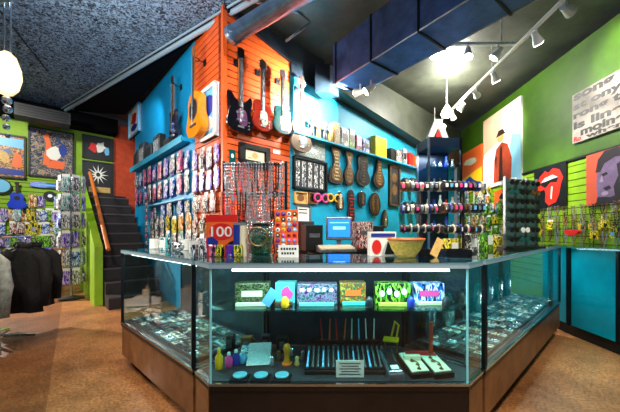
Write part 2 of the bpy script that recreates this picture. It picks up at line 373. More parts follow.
for x in (1.1, 2.0): b.cyl((x, 3.44, TZ), (x, 3.44, H+.09), .006, n=6)
b.build('hanger_rod', WHITE, t1)
for x, tg in ((1.22, (.3,1.9,.6)), (1.6, (1.2,2.6,.9)), (1.95, (1.35,3.7,2.4))): head(t1, (x, 3.42, TZ-.11), tg, 90)
t2 = thing('track_light', 'long white track light running away towards the bright glare, parallel to the right wall', 'track light')
B().box((2.2, 4.2, TZ), (.035, 4.9, .03)).build('track_bar', WHITE, t2)
b = B()
for y in (2.2, 4.0, 6.2): b.cyl((2.2, y, TZ), (2.2, y, H+.09), .006, n=6)
b.build('hanger_rod', WHITE, t2)
for y, tg, pw in ((2.75, (3.3,3.2,3.1), 200), (3.15, (3.3,3.7,1.9), 110), (3.95, (3.3,4.6,1.5), 120), (4.45, (3.3,5.55,2.9), 110), (4.9, (1.2,6.2,1.6), 120), (5.3, (3.3,6.5,1.7), 130), (5.8,(2.3,3.2,.9),60)):
    head(t2, (2.2, y, TZ-.11), tg, pw*1.3, size=52)
t3 = thing('glare_lamp', 'bright white floodlight under the far ceiling, above the lit tower', 'lamp', (1.98, 5.0, 3.12))
b = B(); b.lathe([(.03,.12),(.05,.08),(.1,.0),(.105,-.02)], n=20); b.cyl((0,0,.1),(0,0,.57), .008, n=6); b.build('housing', WHITE, t3)
B().lathe([(.098,-.015),(.085,-.05),(.04,-.075),(.001,-.08)], n=20).build('bulb', mat('flood_glow', (255,250,235), .5, emit=60.), t3, True)
l = bpy.data.lights.new('flood', 'POINT'); l.energy = 150; l.color = (1,.96,.86); l.shadow_soft_size = .12
o = bpy.data.objects.new('flood', l); COL.objects.link(o); o.location = (1.98, 4.85, 3.32)
t4 = thing('duct_spotlight', 'small white spotlight under the duct throwing a glare on the cyan wall', 'spotlight')
head(t4, (.38, 3.72, 2.87), (-.32, 4.12, 2.9), 800, size=100, col=(1,.98,.92))
head(t4, (.50, 3.62, 2.87), (-.75, 3.65, 2.0), 35, size=85, col=(1,.95,.88))
# left pendant with glass drops
t5 = thing('pendant_lamp', 'glowing egg-shaped lamp on a twin rod at the left edge of the room', 'lamp', (-2.74, 2.5, 2.44))
B().lathe([(.02,.2),(.06,.16),(.09,.06),(.095,-.02),(.075,-.11),(.04,-.16),(.001,-.17)], n=24).build('globe', HOT, t5, True)
b = B(); b.cyl((-.02,0,.19),(-.02,0,1.16), .007, n=8); b.cyl((.035,0,.19),(.035,0,1.16), .007, n=8); b.box((0,0,.62),(.1,.03,.02)); b.build('rod', CHROME, t5)
for k in range(5):
    B().ball((.01*math.sin(k*2), 0, -.21-.075*k), .036-.004*k, 8, (1,1,1.15)).build('glass_drop', CHROME, t5, False)
l = bpy.data.lights.new('pendant', 'POINT'); l.energy = 45; l.color = (1,.86,.62); l.shadow_soft_size = .08
o = bpy.data.objects.new('pendant', l); COL.objects.link(o); o.location = (-2.62, 2.42, 2.4)
# ---------------------------------------------------------------- display cases
def inset(poly, d):
    n = len(poly); out = []
    for i in range(n):
        p0, p, p1 = Vector(poly[i-1]), Vector(poly[i]), Vector(poly[(i+1) % n])
        a, c = (p-p0).normalized(), (p1-p).normalized(); na, nc = Vector((-a.y, a.x)), Vector((-c.y, c.x))
        k = (na+nc); k /= k.dot(na); out.append(tuple(p+k*d))
    return out
def seg_box(b, p, q, z0, z1, th, off=0., trim=0.):
    """upright slab along p->q, inner side on the left-hand of p->q (polygons run counter-clockwise)"""
    p, q = Vector(p), Vector(q); t = (q-p).normalized(); n = Vector((-t.y, t.x)); p = p+t*trim+n*off; q = q-t*trim+n*off
    b.prism([tuple(p), tuple(q), tuple(q+n*th), tuple(p+n*th)], z0, z1)
ZB, ZT = .36, .97
def case(label, poly, edges, frontmat, shelf=None):
    """edges[i]: what closes edge i: 'front', 'end', 'back', 'join'"""
    t = thing('display_case', label, 'display case', (0,0,0)); n = len(poly); P = [Vector(p) for p in poly]
    B().prism(inset(poly, .07), 0, .09).build('toe_kick', BLACK, t)
    B().prism(inset(poly, .006), .09, ZB-.03).build('base_cabinet', frontmat, t)
    B().prism(inset(poly, .0), ZB-.03, ZB).build('deck', WOODD, t)
    B().prism(inset(poly, .03), ZB, ZB+.004).build('deck_lining', COAL, t)
    b = B()
    for i in range(n):
        if edges[i] != 'back' : seg_box(b, poly[i], poly[(i+1) % n], ZB-.006, ZB+.006, .012, -.004)
    b.build('deck_edging', CHROME, t)
    for i in range(n):
        if edges[i] in ('front', 'end'): 
            b = B(); seg_box(b, poly[i], poly[(i+1) % n], ZB+.006, ZT-.03, .006, .006, .012); b.build('front_glass' if edges[i] == 'front' else 'end_glass', GLASS, t)
        elif edges[i] == 'back':
            b = B(); seg_box(b, poly[i], poly[(i+1) % n], ZB+.006, ZT-.03, .012, .004, .014); b.build('back_panel', SLATE, t)
    b = B()
    for i in range(n): seg_box(b, poly[i], poly[(i+1) % n], ZT-.032, ZT-.006, .02, -.002)
    b.build('top_rail', RAILM, t)
    b = B(); b.prism(inset(poly, -.006), ZT-.006, ZT); b.build('glass_top', glassy('counter_glass', (.72,.9,.92), .12, .8, .02) if 'counter_glass' not in MATS else MATS['counter_glass'], t)
    for i, p in enumerate(inset(poly, .009)):
        if shelf and i in (0, 1): B().box((p[0], p[1], (ZB+ZT-.03)/2), (.008, .008, ZT-ZB-.03)).build('glass_corner', LEDGE, t)
        elif not (shelf and i in (2, 5)): B().box((p[0], p[1], (ZB+ZT-.03)/2), (.022, .022, ZT-ZB-.03), Matrix.Rotation(.6, 3, 'Z')).build('corner_post', DARK, t)
    if shelf: B().prism(inset(poly, .04), shelf, shelf+.007).build('glass_shelf', GEDGE, t)
    return t
LA, LB_ = (-1.75, 2.47), (-.745, 1.612)
ln = (Vector(LB_)-Vector(LA)).normalized(); lnn = Vector((-ln.y, ln.x)); LB_ = tuple(Vector(LB_)-ln*.014)
LAb, LBb = tuple(Vector(LA)+lnn*.5), tuple(Vector(LB_)+lnn*.5)
RA, RB_ = (.845, 1.612), (2.50, 3.2)
rn = (Vector(RB_)-Vector(RA)).normalized(); RA = tuple(Vector(RA)+rn*.014); rnn = Vector((-rn.y, rn.x))
RAb, RBb = tuple(Vector(RA)+rnn*.5), tuple(Vector(RB_)+rnn*.5)
PC = [(-.60,1.465),(.69,1.465),(.828,1.60),(.487,1.955),(-.42,1.985),(-.73,1.60)]
case_l = case('glass display case with brown laminate base, in front of the blue side wall', [LA, LB_, LBb, LAb], ['front','end','back','end'], WOODB)
case_c = case('glass display case facing the viewer at the corner, with a glass shelf and pipes', PC, ['front','front','end','back','end','front'], WOODD, .715)
case_r = case('long glass display case running back to the right, full of jewellery', [RA, RB_, RBb, RAb], ['front','end','back','end'], WOODB)
# facet panels of the corner case are the same brown as the side cases
for (p, q) in ((PC[5], PC[0]), (PC[1], PC[2])):
    b = B(); seg_box(b, p, q, .1, ZB-.035, .006, -.002, .01); b.build('facet_panel', WOODB, case_c)
def lamp_in(c, p, q, z, pw):
    p, q = Vector(p), Vector(q); t = (q-p).normalized()
    B().cyl((*(p), z), (*(q), z), .006, n=10).build('lamp_tube', TUBE, c)
    b = B(); b.prism([tuple(p+Vector((-t.y, t.x))*.012), tuple(q+Vector((-t.y, t.x))*.012), tuple(q+Vector((-t.y, t.x))*.016), tuple(p+Vector((-t.y, t.x))*.016)], z-.014, z+.02); b.build('lamp_reflector', CHROME, c)
    m = (p+q)/2; area((m.x, m.y, z-.015), (0,0,math.atan2(t.y, t.x)), (q-p).length, .03, pw, (.62,.94,1))
lamp_in(case_c, (-.50,1.51), (.61,1.51), .925, 5.5)
lamp_in(case_l, tuple(Vector(LA)+ln*.08+lnn*.06), tuple(Vector(LB_)-ln*.08+lnn*.06), .925, 9)
lamp_in(case_r, tuple(Vector(RA)+rn*.08+rnn*.06), tuple(Vector(RB_)-rn*.08+rnn*.06), .925, 14)
# teal counter at the right wall
tc = thing('teal_counter', 'teal glass-fronted counter with black base against the right green wall', 'counter')
C0, C1 = Vector((2.54, 3.14)), Vector((2.62, 1.2))
pl = [tuple(C1), (3.27, 1.2), (3.27, 3.6), (2.56, 3.6), tuple(C0)]
B().prism(inset([tuple(p) for p in pl], .06), 0, .12).build('plinth', BLACK, tc)
B().prism(inset(pl, .02), .12, .93).build('teal_panel', TEAL, tc)
B().prism(inset(pl, -.0), .93, .955).build('counter_top', GEDGE, tc)
b = B(); seg_box(b, C0, C1, .13, .925, .006, .004); b.build('front_glass', GLASS, tc)
for f in (0, .27, .62): 
    q = C0+(C1-C0)*f; B().box((q.x-.0, q.y, .53), (.03,.03,.82)).build('upright', DARK, tc)
# ---------------------------------------------------------------- stairs at the back left
st = thing('staircase', 'dark staircase climbing away beside the blue wall', 'staircase', (KX, KY, 0), 3*PI/4)
# local X runs up the flight, local Y across to the left... blue wall at y=0, parapet at y=+.75 (towards the viewer's left)
for k in range(10):
    x = 2.0+.26*k; b = B(); b.box((x+.13, .40, .09*(k+1)), (.26, .68, .18*(k+1))); s = b.build('stair_step', STEP, st)
    B().box((x-.004, .40, .18*(k+1)-.012), (.014, .68, .026)).build('nosing', NOSE, s)
B().box((4.9, .40, .93), (.58, .68, 1.86)).build('landing', STEP, st)
b = B(); b.prism([(2.42,0),(5.15,0),(5.15,2.36),(2.42,.88)], .75, .85, 'y'); b.build('parapet', GREEN, st)
b = B(); b.tube([(2.3,.70,.84),(4.37,.70,2.27)], .028, 8); b.build('handrail', RAILW, st)
# ---------------------------------------------------------------- wall art
def canvas(name, W, px, label, cat, shapes, mats, depth=.03, frame=None, group=None, border=.03, texts=(), bg=None):
    uc, z0, w, h = W.rect(*px)
    t = thing(name, label, cat, W.loc(uc, z0, .0), W.a, group)
    b = B(); b.box((0, -depth/2-.001, h/2), (w, depth, h)); b.build('canvas' if not frame else 'backing', bg or mats[0], t)
    b = B(); y = -depth-.002
    for k, (mi, pts) in enumerate(shapes):
        b.m = mi; yy = y-.0008*k
        b.prism([((p[0]-.5)*w, p[1]*h) for p in pts], yy, yy-.0006, 'y')
    for (mi, s, cx, cz, tw, th_) in texts:
        b.m = mi; text_on(b, s, (cx-.5)*w, cz*h, tw*w, th_*h, y-.0008*len(shapes))
    if shapes or texts: b.build('print', mats, t)
    else: b.bm.free()
    if frame:
        b = B(); k = border
        for (cx, cz, sx, sz) in ((0, k/2, w, k), (0, h-k/2, w, k), (-w/2+k/2, h/2, k, h), (w/2-k/2, h/2, k, h)):
            b.box((cx, -depth/2-.012, cz), (sx, depth+.024, sz))
        b.build('frame', frame, t)
    return t
R01 = [(0,0),(1,0),(1,1),(0,1)]
def blob(cx, cz, rx, rz, n=14, wob=0., seed=0):
    r = random.Random(seed); return [(cx+rx*(1+wob*(r.random()-.5))*math.cos(2*PI*k/n), cz+rz*(1+wob*(r.random()-.5))*math.sin(2*PI*k/n)) for k in range(n)]
FRM = [(.06,.08),(.94,.08),(.94,.92),(.06,.92)]
canvas('framed_poster', LG, (-18,134,26,178), 'black-framed poster of a blue and orange crowd, cut off by the picture edge', 'poster', [(0,FRM),(3,[(.06,.76),(.94,.7),(.94,.92),(.06,.92)]),(1,blob(.8,.42,.12,.2,9,.5,3)),(2,blob(.45,.5,.16,.12,9,.6,4)),(4,[(.06,.08),(.94,.08),(.94,.2),(.06,.24)])], [POST1, ORG, TAN, LBLUE, NAVY], frame=BLACK)
canvas('framed_poster', LG, (28,130,74,178), 'large black-framed poster with orange figures and a white centre', 'poster',
       [(0,FRM),(1,[(.3,.25),(.38,.7),(.3,.85),(.42,.9),(.5,.6),(.45,.25)]),(2,blob(.55,.5,.16,.15,9,.3,5)),(1,[(.4,.2),(.75,.2),(.8,.35),(.5,.38)]),(3,blob(.75,.6,.1,.14,8,.5,8))], [POST2, ORG, WHITE, NAVY], frame=BLACK)
canvas('framed_picture', LG, (82,137,113,160), 'black-framed dark picture with red and white scrawl, above the starburst picture', 'picture', [(0,FRM),(1,blob(.35,.5,.15,.2,9,.6,1)),(2,blob(.6,.55,.16,.22,11,.9,2)),(3,blob(.78,.42,.1,.2,7,.6,3))], [BLACK, RED, WHITE, LBLUE], frame=BLACK)
star = []
for k in range(24):
    r = .38 if k % 2 == 0 else .12; star.append((.5+r*.9*math.cos(2*PI*k/24), .62+r*.75*math.sin(2*PI*k/24)))
canvas('framed_picture', LG, (82,162,113,196), 'black-framed picture with a white starburst, beside the rust-orange wall', 'picture', [(0,FRM),(1,star),(0,blob(.5,.62,.07,.06)),(2,[(.2,.1),(.9,.1),(.9,.26),(.2,.26)])], [BLACK, WHITE, TAN], frame=BLACK)
canvas('framed_poster', BL, (131,108,141,136), 'small white poster high at the far end of the blue wall', 'poster', [(0,FRM),(1,blob(.5,.6,.3,.2,9,.5,1)),(2,blob(.5,.3,.3,.12,9,.5,2))], [WHITE, RED, NAVY], frame=LBLUE)
canvas('framed_poster', BL, (204,88,219,140), 'white-framed blue picture hanging behind the amber guitar', 'poster', [(0,FRM),(1,blob(.5,.65,.36,.2,9,.4,1)),(2,blob(.5,.3,.36,.13,9,.4,2))], [LBLUE, NAVY, WHITE], frame=WHITE, border=.04)
# right wall art
BOLD[0] = .045
canvas('word_canvas', RG, (575,80,640,134), 'large grey canvas covered in bold black handwritten words', 'canvas', [], [CREAM, BLACK, RED], .035,
       texts=[(1,'song u',.5,.89,.94,.17),(1,'st onyo',.5,.71,.95,.17),(1,'rong to',.5,.53,.95,.17),(1,'is lines',.5,.35,.95,.16),(1,'moines',.56,.18,.8,.15),(2,'Ro',.1,.07,.14,.1),(1,'when',.55,.06,.6,.09)], bg=mat('canvas_grey', (176,166,158), .7, noise=.25, nscale=12))
BOLD[0] = .012
canvas('portrait_canvas', RG, (485,110,523,185), 'tall pale canvas of a person in a hat and rust jacket', 'canvas',
       [(1,[(0,.5),(0,1),(.6,1),(.5,.6)]),(2,[(.62,.1),(1,.0),(1,.55),(.8,.6)]),(3,[(.32,.05),(.34,.35),(.4,.5),(.55,.56),(.7,.5),(.8,.3),(.78,.05)]),(4,blob(.52,.62,.09,.055)),(5,[(.38,.655),(.66,.655),(.62,.68),(.58,.73),(.46,.73),(.42,.68)]),(5,[(.47,.05),(.5,.5),(.56,.5),(.58,.05)]),(5,[(.4,.2),(.36,.38),(.42,.4)])],
       [WHITE, mat('peach', (236,196,160), .6), mat('pale_blue', (120,176,200), .6), mat('rust_coat', (160,58,26), .6, noise=.4, nscale=10), TAN, mat('dark_brown', (50,26,16), .6)], .035, bg=WHITE)
canvas('orange_poster', RG, (461,150,483,192), 'orange and yellow poster with a blue shape, deepest on the right green wall', 'poster',
       [(1,[(0,.0),(1,0),(1,.5),(0,.35)]),(2,blob(.45,.22,.25,.14,9,.4,2)),(3,blob(.5,.72,.3,.08,9,.5,4))], [ORG, YEL, NAVY, CREAM], .02)
tongue = [(1,[(.1,.6),(.2,.78),(.38,.9),(.5,.84),(.62,.92),(.82,.86),(.93,.66),(.86,.5),(.82,.3),(.72,.12),(.5,.06),(.38,.16),(.4,.36),(.36,.46),(.2,.42),(.08,.52)]),
          (0,[(.22,.6),(.36,.74),(.62,.78),(.8,.68),(.74,.56),(.56,.5),(.36,.5)]),(2,[(.26,.64),(.38,.73),(.62,.77),(.78,.69),(.62,.68),(.4,.64)]),
          (1,[(.42,.5),(.56,.6),(.72,.58),(.8,.44),(.76,.24),(.66,.12),(.52,.1),(.44,.2),(.46,.36)]),(2,[(.58,.5),(.63,.5),(.6,.2),(.56,.22)])]
canvas('tongue_canvas', RG, (536,166,568,208), 'black canvas with big red lips and stuck-out tongue', 'canvas', tongue, [BLACK, mat('lip_red', (228,44,26), .4), WHITE], .03)
canvas('face_canvas', RG, (589,150,634,204), 'orange canvas with a shadowed purple-grey face', 'canvas',
       [(1,[(.3,.04),(.26,.4),(.3,.7),(.42,.92),(.7,.98),(.98,.9),(1,.04)]),(2,[(.24,.62),(.3,.86),(.45,.99),(.75,1),(1,.95),(1,.8),(.7,.84),(.45,.76),(.36,.62)]),(2,[(.7,.05),(.66,.3),(.76,.5),(.72,.7),(1,.8),(1,.05)]),(2,[(.36,.56),(.5,.6),(.54,.55),(.42,.52)]),(2,[(.42,.3),(.56,.34),(.62,.28),(.5,.25)]),(3,[(.34,.42),(.4,.56),(.44,.42)]),(3,blob(.47,.2,.08,.04)),(2,[(.25,.0),(.3,.15),(.6,.12),(1,.2),(1,0)])],
       [ORG, PURP, mat('ink_black', (26,18,30), .6), mat('mauve', (160,142,170), .5)], .035, bg=mat('brick_orange', (206,84,56), .6))
canvas('small_poster', RG, (495,189,516,208), 'small orange poster with a dark head, under the hat portrait', 'poster', [(1,blob(.5,.5,.22,.26)),(2,blob(.5,.62,.24,.18,9,.3,1)),(2,[(.2,0),(.8,0),(.7,.25),(.3,.25)])], [ORG, TAN, BLACK], .015)
canvas('small_poster', RG, (474,186,490,206), 'small white poster with a black-haired face, on the right wall', 'poster', [(2,blob(.5,.55,.36,.38,14,.2,6)),(1,blob(.5,.5,.2,.26)),(2,blob(.43,.55,.03,.02)),(2,blob(.57,.55,.03,.02)),(2,[(.3,0),(.7,0),(.6,.18),(.4,.18)])], [WHITE, CREAM, BLACK], .015)
# orange front boards: framed note and small cards
canvas('framed_note', BR, (238,146,268,167), 'thick black frame around a pale yellow banknote-like print', 'frame', [(0,[(.2,.28),(.82,.28),(.82,.74),(.2,.74)]),(1,blob(.5,.5,.1,.14)),(1,[(.26,.34),(.4,.34),(.4,.4),(.26,.4)])], [CREAM, TAN], .03, frame=BLACK, border=.06, bg=BLACK)
canvas('small_card', BR, (229,150,235,165), 'small teal card on the orange boards beside the banknote frame', 'card', [(0,FRM),(1,blob(.5,.6,.25,.15))], [TGUI, WHITE], .01)
canvas('price_card', BR, (273,150,280,154), 'tiny white price card on the orange boards', 'card', [], [WHITE], .006)
# cyan wall frames
canvas('mounted_print', BR, (293,139,324,158), 'pale grey mounted print of tiny figures above the dark-framed strips', 'print', [], [GRIDP], .02)
uc = [(1,[(.06+.18*k,.1),(.17+.18*k,.1),(.17+.18*k,.9),(.06+.18*k,.9)]) for k in range(5)]
canvas('framed_strips', BR, (292,160,325,191), 'dark frame holding five narrow upright black-and-white strips', 'frame', uc, [BLACK, PR[4][1]], .03, frame=DARK, border=.025, bg=SLATE)
canvas('framed_miniature', BR, (293,192,306,204), 'small tan frame with a brown round picture on the cyan wall', 'frame', [(1,blob(.5,.5,.28,.3))], [TAN, WOODN], .02, frame=TAN, border=.015)
canvas('framed_miniature', BR, (307,193,316,204), 'small brown frame beside the pink glasses', 'frame', [(1,blob(.5,.5,.28,.3))], [BRASS, BLACK], .02, frame=WOODN, border=.012)
canvas('notice_frame', BR, (295,205,309,222), 'white notice in a thin grey frame under the tan frame', 'frame', [(1,[(.2,.7),(.8,.7),(.8,.76),(.2,.76)]),(1,[(.2,.5),(.8,.5),(.8,.56),(.2,.56)])], [WHITE, COAL], .015, frame=STEEL2, border=.012)
canvas('mirror_frame', BR, (388,166,398,206), 'tall narrow ornate dark frame hanging on the cyan wall', 'frame', [(0,FRM),(1,blob(.5,.7,.25,.12)),(1,blob(.5,.4,.25,.14))], [SLATE, BRASS], .03, frame=BRASS, border=.03)
# ---------------------------------------------------------------- guitars
def smooth_poly(pts, it=2):
    for _ in range(it):
        q = []
        for i, p in enumerate(pts):
            n = pts[(i+1) % len(pts)]; q += [(p[0]*.75+n[0]*.25, p[1]*.75+n[1]*.25), (p[0]*.25+n[0]*.75, p[1]*.25+n[1]*.75)]
        pts = q
    return pts
BOD = {
 'acoustic': [(-.08,0),(.08,0),(.19,.06),(.2,.15),(.12,.25),(.145,.36),(.11,.45),(.0,.47),(-.11,.45),(-.145,.36),(-.12,.25),(-.2,.15),(-.19,.06)],
 'single': [(-.08,0),(.08,0),(.17,.06),(.17,.14),(.11,.22),(.16,.29),(.15,.34),(.08,.30),(.03,.34),(-.05,.38),(-.13,.37),(-.15,.30),(-.11,.22),(-.17,.14),(-.17,.06)],
 'double': [(-.08,0),(.08,0),(.165,.06),(.165,.14),(.11,.21),(.15,.32),(.15,.40),(.11,.40),(.06,.31),(-.05,.31),(-.09,.38),(-.14,.42),(-.165,.40),(-.12,.22),(-.165,.14),(-.165,.06)],
}
def guitar(label, W, px, ytop, ybot, body, bm, tilt=0., kind='guitar', topmat=None, wid=1.):
    out = .1; u = W.u(px, out); zt, zb = W.z(u, ytop, out), W.z(u, ybot, out); Ht = zt-zb
    t = thing('acoustic_guitar' if body == 'acoustic' else ('bass_guitar' if kind == 'bass' else 'electric_guitar'), label, 'guitar', W.loc(u, zb, out), W.a)
    t.rotation_euler = (0, tilt, W.a)
    s = min(.45*Ht/.40, 1.05) if body != 'acoustic' else .5*Ht/.47
    ow = wid; th = .09 if body == 'acoustic' else .042
    pts = smooth_poly([(x*s*ow, z*s) for x, z in BOD[body]]); top = max(p[1] for p in pts)*.92
    b = B(); b.prism(pts, -th/2, th/2, 'y')
    b.bm.edges.ensure_lookup_table()
    es = [e for e in b.bm.edges if abs(e.verts[0].co.y-e.verts[1].co.y) < 1e-6]
    bmesh.ops.bevel(b.bm, geom=es, offset=.008, segments=2, affect='EDGES')
    bd = b.build('body', bm, t)
    f = -th/2
    b = B(); b.box((0, f+.008, (top*.9+Ht*.87)/2), (.046, .022, Ht*.87-top*.9)); b.build('neck', WOODN, t)
    nk = B(); nk.box((0, f-.007, (top*.72+Ht*.87)/2), (.044, .008, Ht*.87-top*.72)); nk = nk.build('fretboard', FRET, t)
    b = B()
    for k in range(12): b.box((0, f-.0115, top+(Ht*.87-top)*(k+.5)/12), (.044, .0015, .003))
    b.build('frets', SILV, nk)
    hp = [(-.024,0),(.024,0),(.04,.03),(.036,.13),(.0,.145),(-.036,.13),(-.04,.03)]
    hs = Ht*.13/.145
    hd = B().prism([(x, Ht*.865+z*hs) for x, z in hp], f-.006, f+.012, 'y').build('headstock', FRET if bm is not ACOU else WOODN, t)
    for k in range(4 if kind == 'bass' else 6):
        sd = 1 if k % 2 else -1; z = Ht*.89+(k//2)*.035*hs/.9
        B().cyl((sd*.036, f+.003, z), (sd*.056, f+.003, z), .006, n=8).build('tuning_peg', SILV, t)
    b = B(); nst = 4 if kind == 'bass' else 6
    for k in range(nst): x = -.014+.028*k/(nst-1); b.tube([(x, f-.016, top*.28), (x, f-.014, Ht*.87)], .0009, 4)
    b.build('strings', SILV, t)
    if body == 'acoustic':
        B().cyl((0, f-.0005, top*.66), (0, f-.002, top*.66), .05*s*2, n=24).build('sound_hole', BLACK, t)
        b = B(); b.cyl((0, f-.0002, top*.66), (0, f-.0012, top*.66), .058*s*2, n=24); b.build('rosette', WOODN, t)
        B().box((0, f-.006, top*.28), (.13*s*2*.6, .012, .02)).build('bridge', FRET, t)
    else:
        pg = smooth_poly([(-.01*s, .07*s), (.09*s, .08*s), (.08*s, .2*s), (.06*s, .25*s), (-.04*s, .25*s), (-.05*s, .16*s)], 2)
        B().prism([(x*ow, z) for x, z in pg], f-.0025, f-.0005, 'y').build('pickguard', topmat or WHITE, t)
        for z in (.13, .21): B().box((0, f-.006, z*s), (.085*s*2*.5, .009, .022)).build('pickup', BLACK if topmat is None or topmat is WHITE else SILV, t)
        B().box((0, f-.006, .06*s), (.07, .012, .025)).build('bridge', SILV, t)
        for k in range(3): B().cyl((.1*s*ow, f-.001, (.05+.035*k)*s), (.1*s*ow, f-.014, (.05+.035*k)*s), .009, n=10).build('control_knob', SILV, t)
    # hanger fixed to the wall behind the head
    h = thing('guitar_hanger', 'black wall hook holding the '+HNG[label], 'hook', W.loc(u, zt-Ht*.14, 0), W.a)
    b = B(); b.box((0, -.008, 0), (.06, .014, .07)); b.build('plate', BLACK, h)
    b = B(); b.tube([(0,-.015,0),(0,-.07,0),(-.03,-.085,0),(-.034,-.13,.004)], .005, 6); b.tube([(0,-.07,0),(.03,-.085,0),(.034,-.13,.004)], .005, 6); b.build('yoke', BLACK, h)
    return t
GL = [('black electric bass with a long neck, hung nearest the orange corner', 'black bass nearest the orange corner'),
      ('red-brown electric guitar with a white pickguard on the orange boards', 'red-brown guitar with white pickguard'),
      ('teal sunburst electric guitar, third instrument along the orange boards', 'teal sunburst guitar'),
      ('pale brown bass guitar hanging where orange boards meet the cyan wall', 'pale brown bass on the cyan edge'),
      ('bright amber acoustic guitar hanging at the edge of the blue side wall', 'amber acoustic guitar'),
      ('slim dark guitar hanging high on the blue side wall', 'slim dark guitar on the blue wall')]
HNG = dict(GL)
guitar(GL[0][0], BR, 240, 48, 133, 'double', mat('gloss_black', (14,12,18), .15, coat=.8), kind='bass', topmat=mat('plum_guard', (90,50,90), .3), wid=.9)
guitar(GL[1][0], BR, 262, 60, 131, 'single', SUNB, topmat=CREAM, wid=.84)
guitar(GL[2][0], BR, 282, 70, 134, 'single', TGUI, topmat=TAN, wid=.9)
guitar(GL[3][0], BR, 301, 76, 152, 'single', BRN, kind='bass', topmat=STEEL2, wid=1.0)
guitar(GL[4][0], BL, 197, 47, 138, 'acoustic', ACOU, wid=1.0)
guitar(GL[5][0], BL, 174, 76, 140, 'double', mat('violet_black', (30,22,40), .2, coat=.6, noise=.6), topmat=NAVY, wid=.8)
# ---------------------------------------------------------------- hanging goods
def pack_meshes():
    out = []
    for wrd, m in PR:
        b = B(); b.box((0,-.006,0), (.10,.003,.17)); b.m = 1; b.box((0,-.022,-.025), (.075,.028,.10), bev=.008); out.append((wrd+' carded pack', b.mesh('carded_pack', [m, m]), 'carded_pack', 'pack', .17))
        b = B(); b.box((0,-.015,-.01), (.11,.022,.15), bev=.007); b.m = 1; b.box((0,-.012,.08), (.11,.004,.03)); out.append((wrd+' pouch', b.mesh('pouch', [m, WHITE]), 'pouch', 'pouch', .19))
        b = B(); b.prism(smooth_poly([(-.05,-.08),(.05,-.08),(.05,.06),(.02,.09),(-.02,.09),(-.05,.06)], 2), -.026, -.006, 'y'); b.m = 1; b.cyl((0,-.027,-.02),(0,-.032,-.02), .03, n=12); out.append((wrd+' tag-shaped pack', b.mesh('tag_pack', [m, SILV]), 'tag_pack', 'pack', .17))
    return out
PACKS = pack_meshes()
def hook_mesh():
    b = B(); b.tube([(0,0,.0),(0,-.06,0),(0,-.07,.012)], .0025, 5); return b.mesh('peg', CHROME)
def rowfill(W, u0, u1, z, n, where, group, sc=1., choose=None, out=.02, jit=.02, pk=None, skip=.0, zs=1.):
    idx = 0
    us = [u0+(u1-u0)*(k+.5)/n for k in range(n)]
    for u in us:
        if R.random() < skip: continue
        w, me, nm, cat, hh = R.choice(pk or (PACKS if choose is None else [p for p in PACKS if any(c in p[0] for c in choose)]))
        s = sc*R.uniform(.9, 1.12)
        o = place(me, nm, '%s hanging %s from left, %s' % (w, nth(idx), where), cat, W.loc(u, z+R.uniform(-jit, jit), out+(idx % 2)*.036), W.a, group)
        o.scale = (s, 1, s*zs*R.uniform(.9, 1.15)); idx += 1
# blue side wall: valance, two long rows above, two lower rows running onto the orange boards
b = B(); b.box((-2.45, -.06, 2.33), (2.95, .12, .05)); b.box((-2.45,-.115,2.33),(2.95,.012,.09)); v = b.build('valance_shelf', CYAN); v.location = (*BL.o, 0); v.rotation_euler = (0,0,BL.a)
tag(v, 'bright blue shelf with a lipped edge on the blue side wall', 'shelf')
b = B(); b.box((-1.95, -.05, 1.545), (2.0, .10, .02)); v = b.build('wall_shelf', LBLUE); v.location = (*BL.o, 0); v.rotation_euler = (0,0,BL.a)
tag(v, 'thin pale blue shelf lower on the blue side wall', 'shelf')
SAT = ['blue', 'purple', 'red', 'pink', 'black and white']
rowfill(BL, -3.85, -.95, 2.08, 19, 'top row, blue side wall', 'packs on the top row of the blue side wall', 1.3, SAT, zs=1.16)
rowfill(BL, -3.85, -.95, 1.76, 19, 'second row, blue side wall', 'packs on the second row of the blue side wall', 1.3, SAT, zs=1.16)
rowfill(BL, -2.75, -.78, 1.42, 13, 'third row, blue side wall', 'packs on the third row of the blue side wall', 1.25, ['pink', 'blue', 'red', 'black and white'], skip=.3)
rowfill(BL, -2.75, -.78, 1.22, 14, 'fourth row, blue side wall', 'packs on the fourth row of the blue side wall', 1.25, ['yellow', 'orange', 'yellow', 'black and white'])
rowfill(BL, -2.75, -.78, 1.00, 14, 'bottom row, blue side wall', 'packs on the bottom row of the blue side wall', 1.25, ['teal', 'silver', 'silver', 'black and white'])
rowfill(BL, -.80, -.06, 1.97, 7, 'top row, orange side boards', 'packs on the top row of the orange side boards', 1.0, ['silver', 'purple', 'black and white', 'blue'], zs=1.4)
rowfill(BL, -.80, -.06, 1.70, 7, 'second row, orange side boards', 'packs on the second row of the orange side boards', 1.0, ['silver', 'blue', 'purple'], zs=1.4)
rowfill(BL, -.80, -.06, 1.44, 7, 'third row, orange side boards', 'packs on the third row of the orange side boards', 1.0, ['silver', 'red', 'black and white'], zs=1.3, skip=.15)
rowfill(BL, -.80, -.06, 1.20, 7, 'fourth row, orange side boards', 'packs on the fourth row of the orange side boards', 1.0, ['red', 'yellow', 'black and white'], zs=1.2)
rowfill(BL, -.80, -.06, .98, 7, 'bottom row, orange side boards', 'packs on the bottom row of the orange side boards', 1.0, ['silver', 'teal', 'black and white'], zs=1.2)
u = BL.u(154)
for k in range(8):
    w, me, nm, cat, hh = [p for p in PACKS if 'carded' in p[0]][[0,2,4,0,7,2,0,4][k]]
    o = place(me, 'clip_strip_pack', '%s, %s from the top of the hanging clip strip' % (w, nth(k)), 'pack', BL.loc(u, 1.70-k*.11, .1), BL.a, 'packs on the clip strip'); o.scale = (.9, 1, .62)
